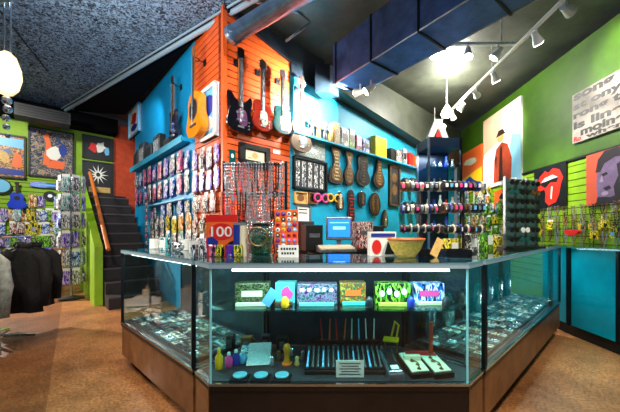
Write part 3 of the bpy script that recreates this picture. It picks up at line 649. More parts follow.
# shelf-top goods on the valance
for k, (uu, w_, h_, m, lb) in enumerate([(-3.6,.3,.3,COAL,'charcoal amplifier'),(-3.15,.34,.36,BLACK,'tall black amplifier'),(-2.65,.3,.24,SLATE,'slate blue practice amplifier'),(-2.2,.34,.3,WOODD,'brown-black amplifier'),(-1.72,.26,.13,COAL,'low charcoal amplifier')]):
    t = thing('small_amplifier', '%s on the blue shelf, %s from the left' % (lb, nth(k)), 'amplifier', BL.loc(uu, 2.356, .056), BL.a, 'small amplifiers on the blue shelf')
    B().box((0, .004, h_/2), (w_, .09, h_), bev=.01).build('cabinet', m, t)
    B().box((0, -.043, h_*.42), (w_*.84, .004, h_*.66)).build('speaker_grille', PR[7][1] if k % 2 else COAL, t)
    b = B()
    for j in range(4): b.cyl((-w_*.3+w_*.2*j, -.041, h_*.88), (-w_*.3+w_*.2*j, -.049, h_*.88), .01, n=8)
    b.build('control_knobs', SILV, t); b = B(); b.tube([(-.05,0,h_),(-.04,0,h_+.03),(.04,0,h_+.03),(.05,0,h_)], .006, 6); b.build('carry_handle', BLACK, t)
# lime wall at the left
for r, (z, n, sk) in enumerate([(1.72, 13, .45), (1.42, 17, .1), (1.17, 18, .05), (.92, 18, .08), (.68, 17, .1), (.44, 16, .15)]):
    rowfill(LG, -1.15, .42, z, n, '%s row, left green wall' % nth(r), 'packs on row %s of the left green wall' % nth(r), 1.15, ['silver','black and white','blue','purple','green','teal','red','orange'] if r < 5 else ['orange','red','purple','blue'], skip=sk, out=.015, zs=1.2)
def ukulele(label, px, y0, y1, m, rot=0.):
    u = LG.u(px, .06); zb, zt = LG.z(u, y1, .06), LG.z(u, y0, .06); s = (zt-zb)
    t = thing('ukulele', label, 'ukulele', LG.loc(u, zb, .06), LG.a); t.rotation_euler = (0, rot, LG.a)
    pts = smooth_poly([(x*s*1.3, z*s*1.3) for x, z in BOD['acoustic']]); b = B(); b.prism(pts, -.03, .03, 'y'); b.build('body', m, t)
    B().box((0,-.03,s*.76), (.04,.02,s*.36)).build('neck', FRET, t); B().box((0,-.03,s*.95), (.06,.02,s*.1)).build('headstock', FRET, t)
    B().cyl((0,-.031,s*.4),(0,-.034,s*.4), s*.08, n=16).build('sound_hole', BLACK, t)
    return t
BLG = mat('bright_blue_gloss', (20,60,210), .2, coat=.6)
ukulele('bright blue small guitar under the crowd poster on the left green wall', 17, 182, 209, BLG)
t = thing('blue_keytar', 'long blue slab-shaped instrument hung level under the large framed poster', 'instrument', LG.loc(LG.u(52,.04), LG.z(LG.u(52,.04),186,.04), .04), LG.a)
b = B(); b.prism(smooth_poly([(-.34,.0),(-.3,-.05),(.25,-.04),(.34,-.02),(.34,.04),(.2,.05),(-.28,.06)], 1), -.02, .02, 'y'); b.build('body', BLG, t); b = B(); b.box((.02,-.022,.005),(.44,.004,.035)); b.build('key_strip', LBLUE, t)
t = thing('wall_drum', 'small round hand drum with pale skin at the far left of the green wall', 'drum', LG.loc(LG.u(1,.04), LG.z(LG.u(1,.04),186,.04), .02), LG.a)
B().cyl((0,0,0),(0,-.05,0), .14, n=24).build('shell', BLACK, t); B().cyl((0,-.051,0),(0,-.055,0), .12, n=24).build('drum_skin', LBLUE, t)
for k, px in enumerate((30, 50, 60)):
    t = thing('wall_fan_disc', 'black round gong-like disc, %s from the left under the posters' % nth(k), 'disc', LG.loc(LG.u(px,.03), LG.z(LG.u(px,.03),[212,196,213][k],.03), .01), LG.a, 'round black discs on the left green wall')
    B().cyl((0,0,0),(0,-.025,0), .10, n=20).build('disc', BLACK, t); B().cyl((0,-.026,0),(0,-.03,0), .035, n=14).build('hub', SILV, t)
# spinner rack of sleeves beside the parapet
sx, sy = -4.25, 4.85
t = thing('spinner_rack', 'tall wire spinner rack beside the lime green stair parapet', 'rack', (sx, sy, 0), .3)
B().lathe([(.17,0),(.17,.02),(.05,.05),(.001,.055)], n=20).build('foot', BLACK, t)
B().cyl((0,0,.03),(0,0,2.0), .018, n=10).build('pole', CHROME, t)
for k in range(6):
    b = B(); z = .3+.3*k; b.tube([((.12*math.cos(a*PI/8)), (.12*math.sin(a*PI/8)), z) for a in range(16)], .006, 5, True)
    for a in range(4): b.tube([(0,0,z),(.12*math.cos(a*PI/2), .12*math.sin(a*PI/2), z)], .005, 5)
    b.build('wire_ring', CHROME, t)
side = ['front', 'next side round', 'third side', 'back']
for k in range(6):
    for a in range(8):
        ang = -PI/2+a*PI/4+.3; w, me, nm, cat, hh = R.choice([p for p in PACKS if any(c in p[0] for c in ('silver','black and white','blue','teal','purple')) and 'tag' not in p[0]])
        o = place(me, nm, '%s on spinner rack, %s tier up, %s facing' % (w, nth(k), ['viewer','viewer-right','right','back-right','back','back-left','left','viewer-left'][a]), cat, (sx+.15*math.cos(ang), sy+.15*math.sin(ang), .38+.3*k), ang+PI/2, 'packs on the spinner rack'); o.scale = (.95,1,1.5)
# leaning boards / low stands by the spinner
for k, (x, y, m, lb) in enumerate([(-4.62,4.85,WOODN,'brown wooden'),(-4.85,5.0,BLG,'bright blue'),(-4.52,4.55,WHITE,'white')]):
    b = B(); b.box((0,0,.42), (.16,.03,.84), bev=.012); b.m = 1; b.box((0,-.017,.5),(.1,.004,.4)); o = b.build('leaning_board', [m, PR[k*3][1]]); o.location = (x, y, .006); o.rotation_euler = (-.22, .12, A45)
    tag(o, '%s board leaning beside the spinner rack' % lb, 'board', 'boards leaning by the spinner rack')
# cushions / boxes on the floor along the lime wall
for k, (px, m, lb) in enumerate([(22,RED,'red'),(36,SUNP,'orange and yellow'),(50,PR[6][1],'orange and cream'),(8,PR[5][1],'purple and blue')]):
    u = LG.u(px, .3); b = B(); b.box((0,0,.1),(.34,.24,.2), bev=.02); b.m = 1; b.box((0,-.122,.1),(.22,.004,.1)); o = b.build('floor_box', [m, BLACK]); o.location = LG.loc(u, .0, .3); o.rotation_euler = (0,0,A45)
    tag(o, '%s box on the floor under the left green wall' % lb, 'box', 'boxes under the left green wall')
# right lime wall goods
def strand_mesh(m, L, beads):
    b = B(); b.tube([(-.02,-.01,0),(-.03,-.012,-L*.5),(0,-.014,-L),(.03,-.012,-L*.5),(.02,-.01,0)], .004, 5)
    for k in range(beads):
        f = k/(beads-1)*2-1; x = .032*(1-abs(f)**3)*(1 if f > 0 else -1) if abs(f) > .1 else .03*f*10; b.ball((.03*math.sin(f*PI/2*1.0), -.014, -L*(1-abs(f))-.0), .009, 6)
    return b.mesh('bead_strand', m)
STR = [('dull silver bead strand', strand_mesh(STEEL2, .2, 13), 'bead_strand', 'necklace', .2), ('bronze bead strand', strand_mesh(BRASS, .2, 13), 'bead_strand', 'necklace', .2), ('brown bead strand', strand_mesh(WOODN, .18, 11), 'bead_strand', 'necklace', .2), ('black bead strand', strand_mesh(BLACK, .2, 12), 'bead_strand', 'necklace', .2)]
YG = [p for p in PACKS if any(c in p[0] for c in ('yellow','orange','black and white','green','silver'))]
for r, z in enumerate([1.40, 1.28, 1.16, 1.05]):
    rowfill(RG, -1.65, .5, z+.05, 30, '%s row, near part of right wall' % nth(r), 'strands and packs on the near right wall, row %s' % nth(r), .95, pk=STR*5+(YG[:3] if r > 1 else []), out=.02, zs=.8)
for r, z in enumerate([1.98, 1.78, 1.56, 1.34, 1.12]):
    rowfill(RG, -4.2 if r else -4.2, -1.7 if r > 1 else -2.6, z, 20 if r > 1 else 9, '%s row, far part of right wall' % nth(r), 'packs on the far right wall, row %s' % nth(r), 1.1, pk=YG, out=.02, skip=.1)
b = B(); b.prism(smooth_poly([(-.12,0),(-.08,.035),(.0,.02),(.08,.035),(.13,0),(.06,-.04),(-.05,-.045)],2), -.06, -.01, 'y'); o = b.build('red_lips_toy', RED); o.location = RG.loc(RG.u(575,.12), RG.z(RG.u(575,.12),232,.12), .12); o.rotation_euler = (0,0,RG.a)
tag(o, 'bright red lip-shaped pillow hanging low among the beads on the right wall', 'pillow')
# cyan wall: ledge with goods, hanging ornaments
uA, uB = BR.u(300), BR.u(420); zl = 2.28
def br_z(px, py, out=0.): u = BR.u(px, out); return u, BR.z(u, py, out)
b = B(); uz = [br_z(x, y, .1) for x, y in ((300,135),(340,147),(418,166))]; zl = sum(z for _, z in uz)/3
b.box(((uA+uB)/2+.2, -.07, zl-.012), (uB-uA+.8, .14, .024)); o = b.build('wall_ledge', CYAN); o.location = (*BR.o, 0); o.rotation_euler = (0,0,BR.a); tag(o, 'narrow cyan ledge holding toys and boxes high on the cyan wall', 'shelf')
items = [(311.5,'grey toy figure',COAL,'fig'),(318,'brown toy figure',BRASS,'fig'),(324.5,'dark green toy figure',SLATE,'fig'),(330.5,'tan toy figure',TAN,'fig'),(335,'yellow and black toy box',SUNP,'box'),(343,'black and white toy box',PR[4][1],'box'),(350,'green and black toy box',PR[9][1],'box'),(357,'pink and white toy box',PR[0][1],'box'),(364,'blue and white toy box',PR[1][1],'box'),(379,'large plain yellow box',YEL,'big'),(391,'black toy box',BLACK,'box'),(397,'red and black toy box',PR[2][1],'box'),(403,'white toy box',PR[7][1],'box'),(409,'solid red toy box',RED,'box'),(415,'orange toy box',ORG,'box')]
for px, lb, m, kd in items:
    u = BR.u(px, .08); Y = BR.loc(u, 0, .08)[1]
    if kd == 'fig':
        h = .27; t = thing('toy_figure', lb+' standing on the cyan ledge', 'toy figure', BR.loc(u, zl+.0, .08), BR.a)
        b = B(); b.cyl((-.025,0,0),(-.02,0,h*.45), .02, .024, 8); b.cyl((.025,0,0),(.02,0,h*.45), .02, .024, 8); b.lathe([(.04,h*.42),(.05,h*.6),(.05,h*.72),(.02,h*.78)], n=10, sy=.6)
        b.tube([(-.04,0,h*.7),(-.05,-.02,h*.58),(-.045,-.04,h*.5)], .012, 6); b.tube([(.04,0,h*.7),(.05,-.02,h*.58),(.045,-.04,h*.5)], .012, 6); b.build('body', m, t)
        B().ball((0,0,h*.88), .034, 10).build('head', CREAM if m is not COAL else STEEL2, t)
    else:
        w_, h_ = (.34,.34) if kd == 'big' else (R.uniform(.12,.17), R.uniform(.2,.32))
        b = B(); b.box((0,0,h_/2),(w_,.11,h_), bev=.006); b.m = 1; b.box((0,-.057,h_*.5),(w_*.7,.002,h_*.4)); o = b.build('toy_box', [m, m if kd == 'big' else R.choice([WHITE,BLACK,m])]); o.location = BR.loc(u, zl, .075); o.rotation_euler = (0,0,BR.a)
        tag(o, lb+' standing on the cyan ledge', 'box')
def ornament(label, px, y0, y1, prof, m, n2=None):
    u = BR.u(px, .03); zb, zt = BR.z(u, y1, .03), BR.z(u, y0, .03); h = zt-zb
    t = thing('wall_ornament', label, 'ornament', BR.loc(u, zb, .03), BR.a)
    pts = [(w*h, z*h) for w, z in prof]+[(-w*h, z*h) for w, z in prof[::-1]]; pts = smooth_poly(pts, 2)
    B().prism(pts, -.03, .0, 'y').build('carved_plaque', mat('dark_carved', (44,34,28), .45, noise=.6, nscale=30) if 'dark_carved' not in MATS else MATS['dark_carved'], t); B().prism([(x*.68, h*.5+(z-h*.5)*.86) for x, z in pts], -.036, -.03, 'y').build('carved_inlay', m, t)
    b = B()
    for k in range(9): z = h*(.12+.09*k); wd = h*.12*(1+.4*math.sin(k*2)); b.ball((wd*.5, -.038, z), .010, 6); b.ball((-wd*.5, -.038, z), .010, 6); b.ball((0,-.038,z), .012, 6, (1.4,.6,1))
    zz = []
    for k in range(9): z = h*(.12+.09*k); wd = h*.12*(1+.4*math.sin(k*2)); zz += [(-wd*.5,-.037,z),(0,-.037,z+.001),(wd*.5,-.037,z)][::1 if k % 2 else -1]
    b.tube(zz, .003, 4); b.build('beading', n2 or SILV, t)
    b = B(); b.tube([(0,-.01,h*.98),(0,-.005,h*1.06)], .005, 5); b.build('hanging_loop', CHROME, t)
ornament('hourglass-shaped bronze ornament, first from the left under the ledge', 335,146,184,[(.24,.0),(.27,.18),(.22,.36),(.08,.52),(.1,.72),(.19,.9),(.14,1.)],BRASS,CREAM)
ornament('second hourglass-shaped bronze ornament under the ledge, slimmer than the first', 348,150,186,[(.12,.0),(.2,.2),(.2,.36),(.07,.54),(.1,.72),(.17,.9),(.12,1.)],BRASS,SILV)
ornament('round double-bellied dark ornament under the ledge', 362,154,186,[(.16,.0),(.34,.14),(.32,.34),(.2,.5),(.26,.66),(.24,.86),(.1,1.)],SLATE,BRASS)
ornament('pointed bottle-shaped bronze ornament under the ledge', 378,157,188,[(.16,.0),(.3,.14),(.3,.32),(.16,.5),(.12,.7),(.09,.86),(.04,1.)],BRASS,TAN)
ornament('small dark teardrop ornament above the monitor', 339,192,210,[(.2,.0),(.32,.3),(.24,.6),(.1,1.)],BRASS,CREAM)
ornament('long dark tassel ornament right of the monitor', 350,190,226,[(.08,.0),(.16,.3),(.1,.5),(.14,.8),(.08,1.)],SLATE,RED)
ornament('small square dark plaque among the lower ornaments', 361,192,206,[(.4,.0),(.42,.5),(.4,1.)],SLATE,BRASS)
ornament('wide oval carved face-like plaque low on the cyan wall', 374,193,216,[(.15,.0),(.36,.25),(.4,.55),(.3,.85),(.12,1.)],BRASS,SLATE)
ornament('small dark drop ornament beside the white carton', 384,210,228,[(.15,.0),(.3,.3),(.2,.7),(.08,1.)],BRASS,SILV)
# novelty glasses
for px, m, lb in ((321.5,PINK,'pink'),(334,YEL,'yellow')):
    u, z = br_z(px, 198, .05); t = thing('novelty_glasses', 'oversized %s novelty glasses hanging on the cyan wall' % lb, 'glasses', BR.loc(u, z, .05), BR.a)
    b = B()
    for s in (-1,1): b.tube([(s*.075+.06*math.cos(a*PI/8), 0, .055*math.sin(a*PI/8)) for a in range(16)], .014, 6, True)
    b.build('frame', m, t)
    for s in (-1,1): B().cyl((s*.075,.003,0),(s*.075,-.003,0), .05, n=16).build('lens', BLACK, t)
# caps on the cyan wall
for r, (xs, y) in enumerate((((405,412,419,426),184), ((406,413,420,427),208))):
    for k, px in enumerate(xs):
        u, z = br_z(px, y, .1); t = thing('hanging_cap', 'black cap with %s badge, %s in the %s row beside the tower' % (['white','pink','white','red'][k], nth(k), 'upper' if r == 0 else 'lower'), 'cap', BR.loc(u, z, .1), BR.a, 'black caps beside the tower')
        b = B(); b.lathe([(.1,0),(.1,.03),(.085,.08),(.05,.115),(.001,.125)], n=16); b.build('crown', BLACK, t, True)
        b = B(); b.prism([(.09*math.cos(PI+a*PI/8), .07+.11*math.sin(PI+a*PI/8)-.12) for a in range(9)], -.004, .004); b.build('visor', BLACK, t)
        B().box((0,-.1,.045),(.06,.006,.045)).build('badge', [WHITE,PINK,WHITE,RED][k], t)
        b = B(); b.tube([(0,0,.12),(0,.06,.17),(0,.1,.17)], .004, 5); b.build('peg', CHROME, t)
# ---------------------------------------------------------------- necklace rack at the orange corner (behind the counter)
ny, nx = 2.72, -.70
nr = thing('necklace_rack', 'tall black rack hung with silver chains in front of the orange corner', 'rack', (nx, ny, 0))
b = B(); b.box((0,.03,.03),(.56,.30,.06)); b.build('foot', BLACK, nr)
for x in (-.29,.29): B().cyl((x,.03,.05),(x,.03,1.77), .014, n=8).build('post', DARK, nr)
bars = [1.74, 1.47, 1.20]
for z in bars: B().cyl((-.30,.03,z),(.30,.03,z), .009, n=8).build('cross_bar', DARK, nr)
def chain_mesh(L, m, w, pend):
    b = B(); pts = [(-w,0,0),(-w*1.15,-.006,-L*.5),(-w*.5,-.008,-L*.9),(0,-.008,-L),(w*.5,-.008,-L*.9),(w*1.15,-.006,-L*.5),(w,0,0),(0,.0,.014)]
    b.tube(pts, .0062, 5, True)
    for k in range(9):
        f = k/8; z = -L*.92*f; b.ball((-w*1.15*(1-.5*f), -.006, z), .0088, 6); b.ball((w*1.15*(1-.5*f), -.006, z), .0088, 6)
    if pend == 1: b.cyl((0,-.012,-L-.022),(0,-.004,-L-.022), .022, n=12)
    elif pend == 2: b.prism([(0,-L-.055),(.02,-L-.02),(0,-L),(-.02,-L-.02)], -.012, -.004, 'y')
    elif pend == 3: b.box((0,-.008,-L-.03),(.01,.006,.06)); b.box((0,-.008,-L-.02),(.04,.006,.01))
    return b.mesh('chain_necklace', m)
CH = [chain_mesh(L, m, w, p) for (L, m, w, p) in ((.27,SILV,.012,1),(.25,STEEL2,.014,2),(.28,STEEL2,.012,3),(.23,SILV,.013,0),(.25,BLACK,.012,3),(.24,mat('red_beads', (200,30,30), .3),.012,1))]
CHN = ['bright silver chain with a disc pendant','dull silver chain with a drop pendant','dull silver chain with a cross','short bright silver chain','black cord with a cross','red bead string with a disc']
for r, z in enumerate(bars):
    for k in range(22):
        x = -.275+.55*(k+.5)/22+R.uniform(-.003,.003)
        i = R.choice([0,1,1,2,3,3,4]) if x > -.06 else R.choice([0,1,4,4,5,2])
        place(CH[i], 'chain_necklace', '%s, %s from left, %s rack bar' % (CHN[i], nth(k), ['top','middle','bottom'][r]), 'necklace', (nx+x, ny+.01-(k % 2)*.016, z+.0), 0, 'chains on the necklace rack').scale = (1,1,R.uniform(.9,1.12))
# ---------------------------------------------------------------- counter top goods
def at(px, Y): return (px-CX)/F*Y
# 100 display box
Y = 1.84; x = at(222, Y)
t = thing('counter_display_box', 'red and orange display box printed with a white number 100', 'display box', (x, Y, ZT), .0)
B().box((0,.05,.055),(.19,.10,.11)).build('tray', RED, t)
b = B(); b.box((0,0,.15),(.195,.006,.21)); b.m = 1; b.box((0,-.004,.135),(.18,.002,.15)); b.m = 2; b.prism([(.09*math.cos(a*PI/10)*.85, .15+.052*math.sin(a*PI/10)) for a in range(20)], -.007, -.0055, 'y')
b.m = 3; text_on(b, '100', .0, .15, .13, .062, -.0075); b.m = 4; b.prism([(-.09,.06),(-.03,.06),(-.02,.09),(-.06,.12),(-.09,.11)], -.0075, -.0055, 'y');
b.m = 5; b.prism([(.02,.06),(.085,.06),(.085,.10),(.05,.085)], -.0075, -.0055, 'y'); b.build('header_card', [RED, ORG, RED, WHITE, NAVY, BLACK], t)
for k in range(6):
    b = B(); b.box((0,0,.035),(.028,.05,.07), bev=.006); o = b.build('sweet_packet', R.choice([p[1] for p in PR])); o.location = (x-.15+.055*k, Y-.045-(k % 2)*.03, ZT+.001); o.rotation_euler = (0,0,.4*k)
    tag(o, 'small bright wrapped sweet, %s from the left before the number sign' % nth(k), 'sweet', 'sweets before the number sign')
# canisters
for k, (px, m, lb) in enumerate(((237,NAVY,'dark blue'),(243.5,CREAM,'cream and grey'))):
    b = B(); b.lathe([(.022,0),(.022,.19),(.019,.195)], n=16); b.m = 1; b.lathe([(.024,.19),(.024,.205),(.001,.206)], n=16); o = b.build('tall_canister', [m, SILV], smooth=False); o.location = (at(px,1.8), 1.8, ZT)
    tag(o, '%s tall narrow canister beside the number sign' % lb, 'canister')
# jar with straps
t = thing('glass_jar', 'squat dark glass jar with a wide ring, filled with trinkets', 'jar', (at(261,1.84), 1.84, ZT))
B().lathe([(.055,0),(.07,.02),(.072,.14),(.05,.165),(.052,.185)], n=24).build('glass_body', GEDGE, t, True)
B().lathe([(.05,.004),(.062,.02),(.062,.12),(.001,.13)], n=16).build('trinket_fill', SKULLP, t)
b = B(); b.tube([(.055*math.cos(a*PI/10), -.075, .12+.055*math.sin(a*PI/10)) for a in range(20)], .006, 6, True); b.build('metal_ring', BRASS, t)
B().lathe([(.056,.185),(.056,.2),(.001,.205)], n=20).build('lid', BLACK, t)
# badge board
Y = 1.9; bx = at(286.5, Y); bw, bh = .15, .29
t = thing('badge_board', 'upright orange board packed with round pin badges', 'display board', (bx, Y, ZT), -.1)
B().box((0,0,bh/2),(bw,.012,bh)).build('board', ORG, t); b = B(); b.tube([(0,.006,bh*.7),(0,.1,.005)], .006, 6); b.build('prop_leg', BLACK, t)
bc = [RED, YEL, WHITE, BLACK, PINK, NAVY, CREAM, LBLUE]; bn = ['red','yellow','white','black','pink','navy','cream','light blue']; rc = math.cos(-.1), math.sin(-.1)
for r in range(8):
    for c in range(4):
        i = R.randrange(8); lx = -.055+.0367*c; b = B(); b.lathe([(.0145,0),(.014,.003),(.008,.0055),(.001,.006)], n=12); b.m = 1; b.lathe([(.007,.0055),(.004,.0072),(.001,.0074)], n=8)
        o = b.build('pin_badge', [bc[i], bc[(i+3) % 8]]); o.rotation_euler = (PI/2, 0, -.1); o.location = (bx+lx*rc[0]+.0065*rc[1], Y+lx*rc[1]-.0065*rc[0], ZT+.025+.034*r)
        tag(o, '%s pin badge, %s row up, %s across on the orange board' % (bn[i], nth(r), nth(c)), 'badge', 'pin badges on the orange board')
t = thing('counter_notice', 'white card with dark smudged lettering standing before the badge board', 'sign', (at(288.5,1.72), 1.72, ZT))
b = B(); b.box((0,0,.036),(.118,.003,.072)); b.m = 1; [b.box((-.04+.016*q+(.004 if r else 0),-.002,.05-.026*r),(.011,.001,.013)) for r in range(2) for q in range(6-r)]; b.build('card', [WHITE, BLACK], t)
b = B(); b.box((0,.018,.004),(.11,.04,.006)); b.build('card_foot', WHITE, t)
# back desk with monitor
t = thing('back_desk', 'black work desk behind the counter against the cyan wall', 'desk', (.22, 3.42, 0), A45)
B().box((0,0,.905),(1.2,.46,.03)).build('desk_top', BLACK, t)
for sx_ in (-.57,.57): B().box((sx_,0,.445),(.04,.42,.89)).build('side_panel', BLACK, t)
B().box((0,.2,.5),(1.09,.02,.78)).build('modesty_panel', COAL, t)
t = thing('computer_monitor', 'grey computer monitor with a bright blue screen', 'monitor', (at(339,3.1), 3.1, .921), .05)
B().lathe([(.11,0),(.11,.012),(.03,.02)], n=20, sy=.7).build('base', STEEL2, t); B().box((0,.02,.07),(.05,.03,.12)).build('neck', STEEL2, t)
b = B(); b.box((0,0,.225),(.27,.05,.24), bev=.01); b.build('bezel', STEEL2, t)
sc_ = B(); sc_.box((0,-.0262,.23),(.225,.003,.185)); sc_.m = 1; sc_.box((0,-.0282,.23),(.13,.001,.03)); sc_.box((0,-.0282,.285),(.2,.001,.008)); sc_.build('screen', [SCREEN, SCREENL], t)
t = thing('cash_keyboard', 'pale grey keyboard on the back desk below the monitor', 'keyboard', (at(336,2.86), 2.86, .921), A45*.4)
b = B(); b.prism([(-.09,0),(.09,0),(.09,.06),(-.09,.022)], -.18, .18, 'x'); b.build('case', STEEL2, t)
b = B()
for r in range(4):
    for c in range(11): b.box((-.155+.031*c, -.06+.036*r, .034+.0075*r*1.0), (.025,.028,.012))
b.build('keys', CREAM, t)
for k, (px, Y, w_, h_, m, lb) in enumerate([(312,2.98,.18,.26,BLACK,'black box-shaped printer'),(306,3.2,.14,.3,COAL,'charcoal speaker box'),(362,3.35,.2,.3,PR[2][1],'red and black box'),(372,3.6,.24,.26,SLATE,'slate box')]):
    b = B(); b.box((0,0,h_/2),(w_,.16,h_), bev=.008); b.m = 1; b.box((0,-.082,h_*.6),(w_*.6,.003,h_*.15)); o = b.build('desk_box', [m, STEEL2]); o.location = (at(px,Y), Y, .921); o.rotation_euler = (0,0,A45*.5)
    tag(o, lb+' on the back desk near the monitor', 'box')
# white carton
t = thing('carton', 'white carton printed with red and dark shapes beside the wicker bowl', 'box', (at(383,1.83), 1.83, ZT), .06)
B().box((0,.04,.075),(.165,.08,.15)).build('box_body', WHITE, t); b = B(); b.prism(blob(-.04,.055,.03,.045,12), -.004, -.001, 'y'); b.m = 1; b.prism([(.01,.01),(.07,.01),(.06,.08),(.03,.09)], -.004, -.001, 'y'); b.m = 2; b.box((0,-.002,.128),(.15,.003,.022)); b.build('printed_front', [RED, SLATE, NAVY], t)
# wicker bowl
t = thing('wicker_bowl', 'yellow woven bowl on the glass counter', 'bowl', (at(406,1.76), 1.76, ZT))
b = B(); prof = [(.052,0),(.06,.01),(.085,.045),(.10,.085),(.108,.105),(.103,.106),(.094,.085),(.08,.05),(.05,.016),(.001,.014)]; b.lathe(prof, n=28)
b.build('bowl_body', mat('wicker', (220,192,84), .6, noise=.4, nscale=60, bump=.6), t, True)
b = B()
for k in range(7):
    r = .066+.0065*k; b.tube([(r*math.cos(a*PI/14), r*math.sin(a*PI/14), .018+.0135*k) for a in range(28)], .003, 5, True)
b.build('woven_hoops', TAN, t)
b = B(); b.tube([(.107*math.cos(a*PI/14), .107*math.sin(a*PI/14), .106) for a in range(28)], .006, 6, True); b.build('bowl_rim', ORG, t)
# slanted wooden stick board, black trays
t = thing('wooden_paddle', 'pale wooden slat leaning on the black tray', 'board', (at(437,1.75), 1.75, ZT+.001))
b = B(); b.box((0,0,.055),(.045,.008,.12), Matrix.Rotation(.55,3,'Y') @ Matrix.Rotation(-.35,3,'X')); b.build('blade', TAN, t)
for k, (px, w_) in enumerate(((424,.1),(455,.15))):
    t = thing('black_tray', 'shallow black tray on the counter, %s' % ['beside the wicker bowl','under the bracelet bars'][k], 'tray', (at(px,1.84), 1.84, ZT))
    B().box((0,0,.008),(w_,.12,.016)).build('tray_floor', BLACK, t); b = B()
    for s in (-1,1): b.box((s*w_/2,0,.02),(.006,.12,.04)); b.box((0,s*.06,.02),(w_,.006,.04))
    b.build('tray_rim', DARK, t)
# bracelet bars
def tbar(label, px, Y, wid, zs, grp, rz=0.):
    t = thing('bracelet_stand', label, 'stand', (at(px, Y), Y, ZT), rz); x0 = at(px, Y)
    B().lathe([(.07,0),(.07,.012),(.014,.02)], n=18).build('base', BLACK, t); B().cyl((0,0,.01),(0,0,zs[-1]-ZT), .01, n=8).build('post', BLACK, t)
    for z in zs: B().cyl((-wid/2,0,z-ZT),(wid/2,0,z-ZT), .025, n=16).build('padded_bar', BLACK, t)
    cols = [(SLATE,'slate blue'),(BLACK,'black'),(NAVY,'navy'),(BRASS,'bronze'),(COAL,'charcoal'),(WOODN,'brown'),(STEEL2,'dull silver'),(CREAM,'cream')]
    for r, z in enumerate(zs):
        n = [6, 9, 9][r]
        for k in range(n):
            m, cn = R.choice(cols); lx = -wid/2+wid*(k+.5)/n; w_ = [.004,.011,.012][r]; m, cn = (CREAM,'cream') if r == 0 and k % 2 else (m, cn); b = B()
            b.cyl((-w_,0,0),(w_,0,0), .032+R.uniform(0,.004), n=16); b.m = 1; b.box((0,-.036,0),(w_*1.5,.010,.026), bev=.002)
            o = b.build('bracelet', [m, R.choice([SILV, BRASS, SILV, WHITE, PINK, LBLUE])]); o.location = (x0+lx*math.cos(rz), Y+lx*math.sin(rz), z); o.rotation_euler = (0,0,rz)
            tag(o, '%s bracelet, %s from the left on the %s bar, %s' % (cn, nth(k), ['lower','middle','upper'][r], grp), 'bracelet', 'bracelets on the '+grp)
tbar('black three-bar bracelet stand behind the wicker bowl', 421, 2.12, .30, [1.14, 1.28, 1.44], 'stand behind the bowl')
tbar('black three-bar bracelet stand at the start of the right-hand case', 463, 2.02, .30, [1.135, 1.28, 1.43], 'stand beside the tower', .1)
# tower with lit shelves
TX, TY = at(438.5, 3.9), 3.9
t = thing('display_tower', 'tall dark glass-shelved tower glowing blue behind the counter', 'display tower', (TX, TY, 0), .12); tw, td, thh = .43, .34, 2.3
B().box((0,0,.05),(tw,td,.1)).build('plinth', BLACK, t); B().box((0,td/2,thh/2),(tw,.02,thh)).build('back_panel', mat('tower_back', (16,34,58), .3, noise=.5, nscale=6), t)
for s in (-1,1):
    for q in (-1,1): B().box((s*(tw/2),q*td/2,thh/2),(.022,.022,thh)).build('post', STEEL if s < 0 else DARK, t)
B().box((0,0,thh-.06),(tw,td,.12)).build('header', mat('header_blue', (16,38,62), .3), t)
tiers = [.55,.85,1.15,1.42,1.68,1.93]
for z in tiers: B().box((0,0,z),(tw-.02,td-.02,.008)).build('glass_shelf', GEDGE, t)
for r, z in enumerate(tiers):
    for k in range(5):
        m = R.choice([RED,BLACK,SILV,WHITE,NAVY,BRASS]); b = B(); h = R.uniform(.08,.16); b.lathe([(.02,0),(.028,h*.2),(.02,h*.55),(.012,h*.7),(.014,h)], n=10); o = b.build('trinket', m); lx = -.16+.08*k
        o.location = (TX+lx, TY-.06, z+.005); tag(o, 'small vase-shaped trinket, %s on the %s shelf up in the tower' % (nth(k), nth(r)), 'trinket', 'trinkets in the tower')
area((TX, TY-.1, thh-.14), (0,0,0), .3, .1, 7, (.55,.75,1))
t = thing('letter_sign', 'white pointed A-shaped sign with a small red figure on top of the tower', 'sign', (TX-.02, TY, thh), .12)
b = B(); b.prism([(-.16,0),(-.07,0),(.0,.17),(.02,.17),(.08,.0),(.17,.0),(.05,.29),(-.03,.29)], -.02, .02, 'y'); b.build('sign_body', WHITE, t)
b = B(); b.prism(blob(.01,.08,.035,.05,9,.4,3), -.026, -.021, 'y'); b.m = 1; b.box((.01,-.015,.035),(.12,.012,.02)); b.build('red_figure', [RED, BLACK], t)
# sunglasses rack on the right case
SX, SY, SR = at(521, 2.55), 2.55, .35
t = thing('sunglasses_rack', 'silver-edged upright rack of dark sunglasses standing on the right-hand case', 'rack', (SX, SY, ZT), SR); sw = .38
B().box((0,.0,.01),(sw,.16,.02)).build('base', BLACK, t)
for k in range(4): B().box((-sw/2+sw*k/3,0,.31),(.012,.02,.60)).build('upright', STEEL2, t)
B().box((0,.016,.31),(sw,.006,.58)).build('back_board', mat('pale_teal_board', (64,96,96), .4), t)
b = B()
for s in (-1,1):
    b.m = 1; b.lathe([(.019,0),(.019,.0065),(.001,.007)], (s*.028,0,0), 12); b.m = 0; b.tube([(s*.028+.022*math.cos(a*PI/6), .019*math.sin(a*PI/6), .004) for a in range(12)], .0042, 5, True)
    b.tube([(s*.052,0,.002),(s*.055,0,-.05),(s*.05,0,-.07)], .003, 5)
b.tube([(-.008,0,.003),(0,.004,.006),(.008,0,.003)], .003, 5)
LENS = mat('mirror_lens', (30,34,42), .06, .5)
SG = b.mesh('sunglasses', [BLACK, LENS]); SGS = []
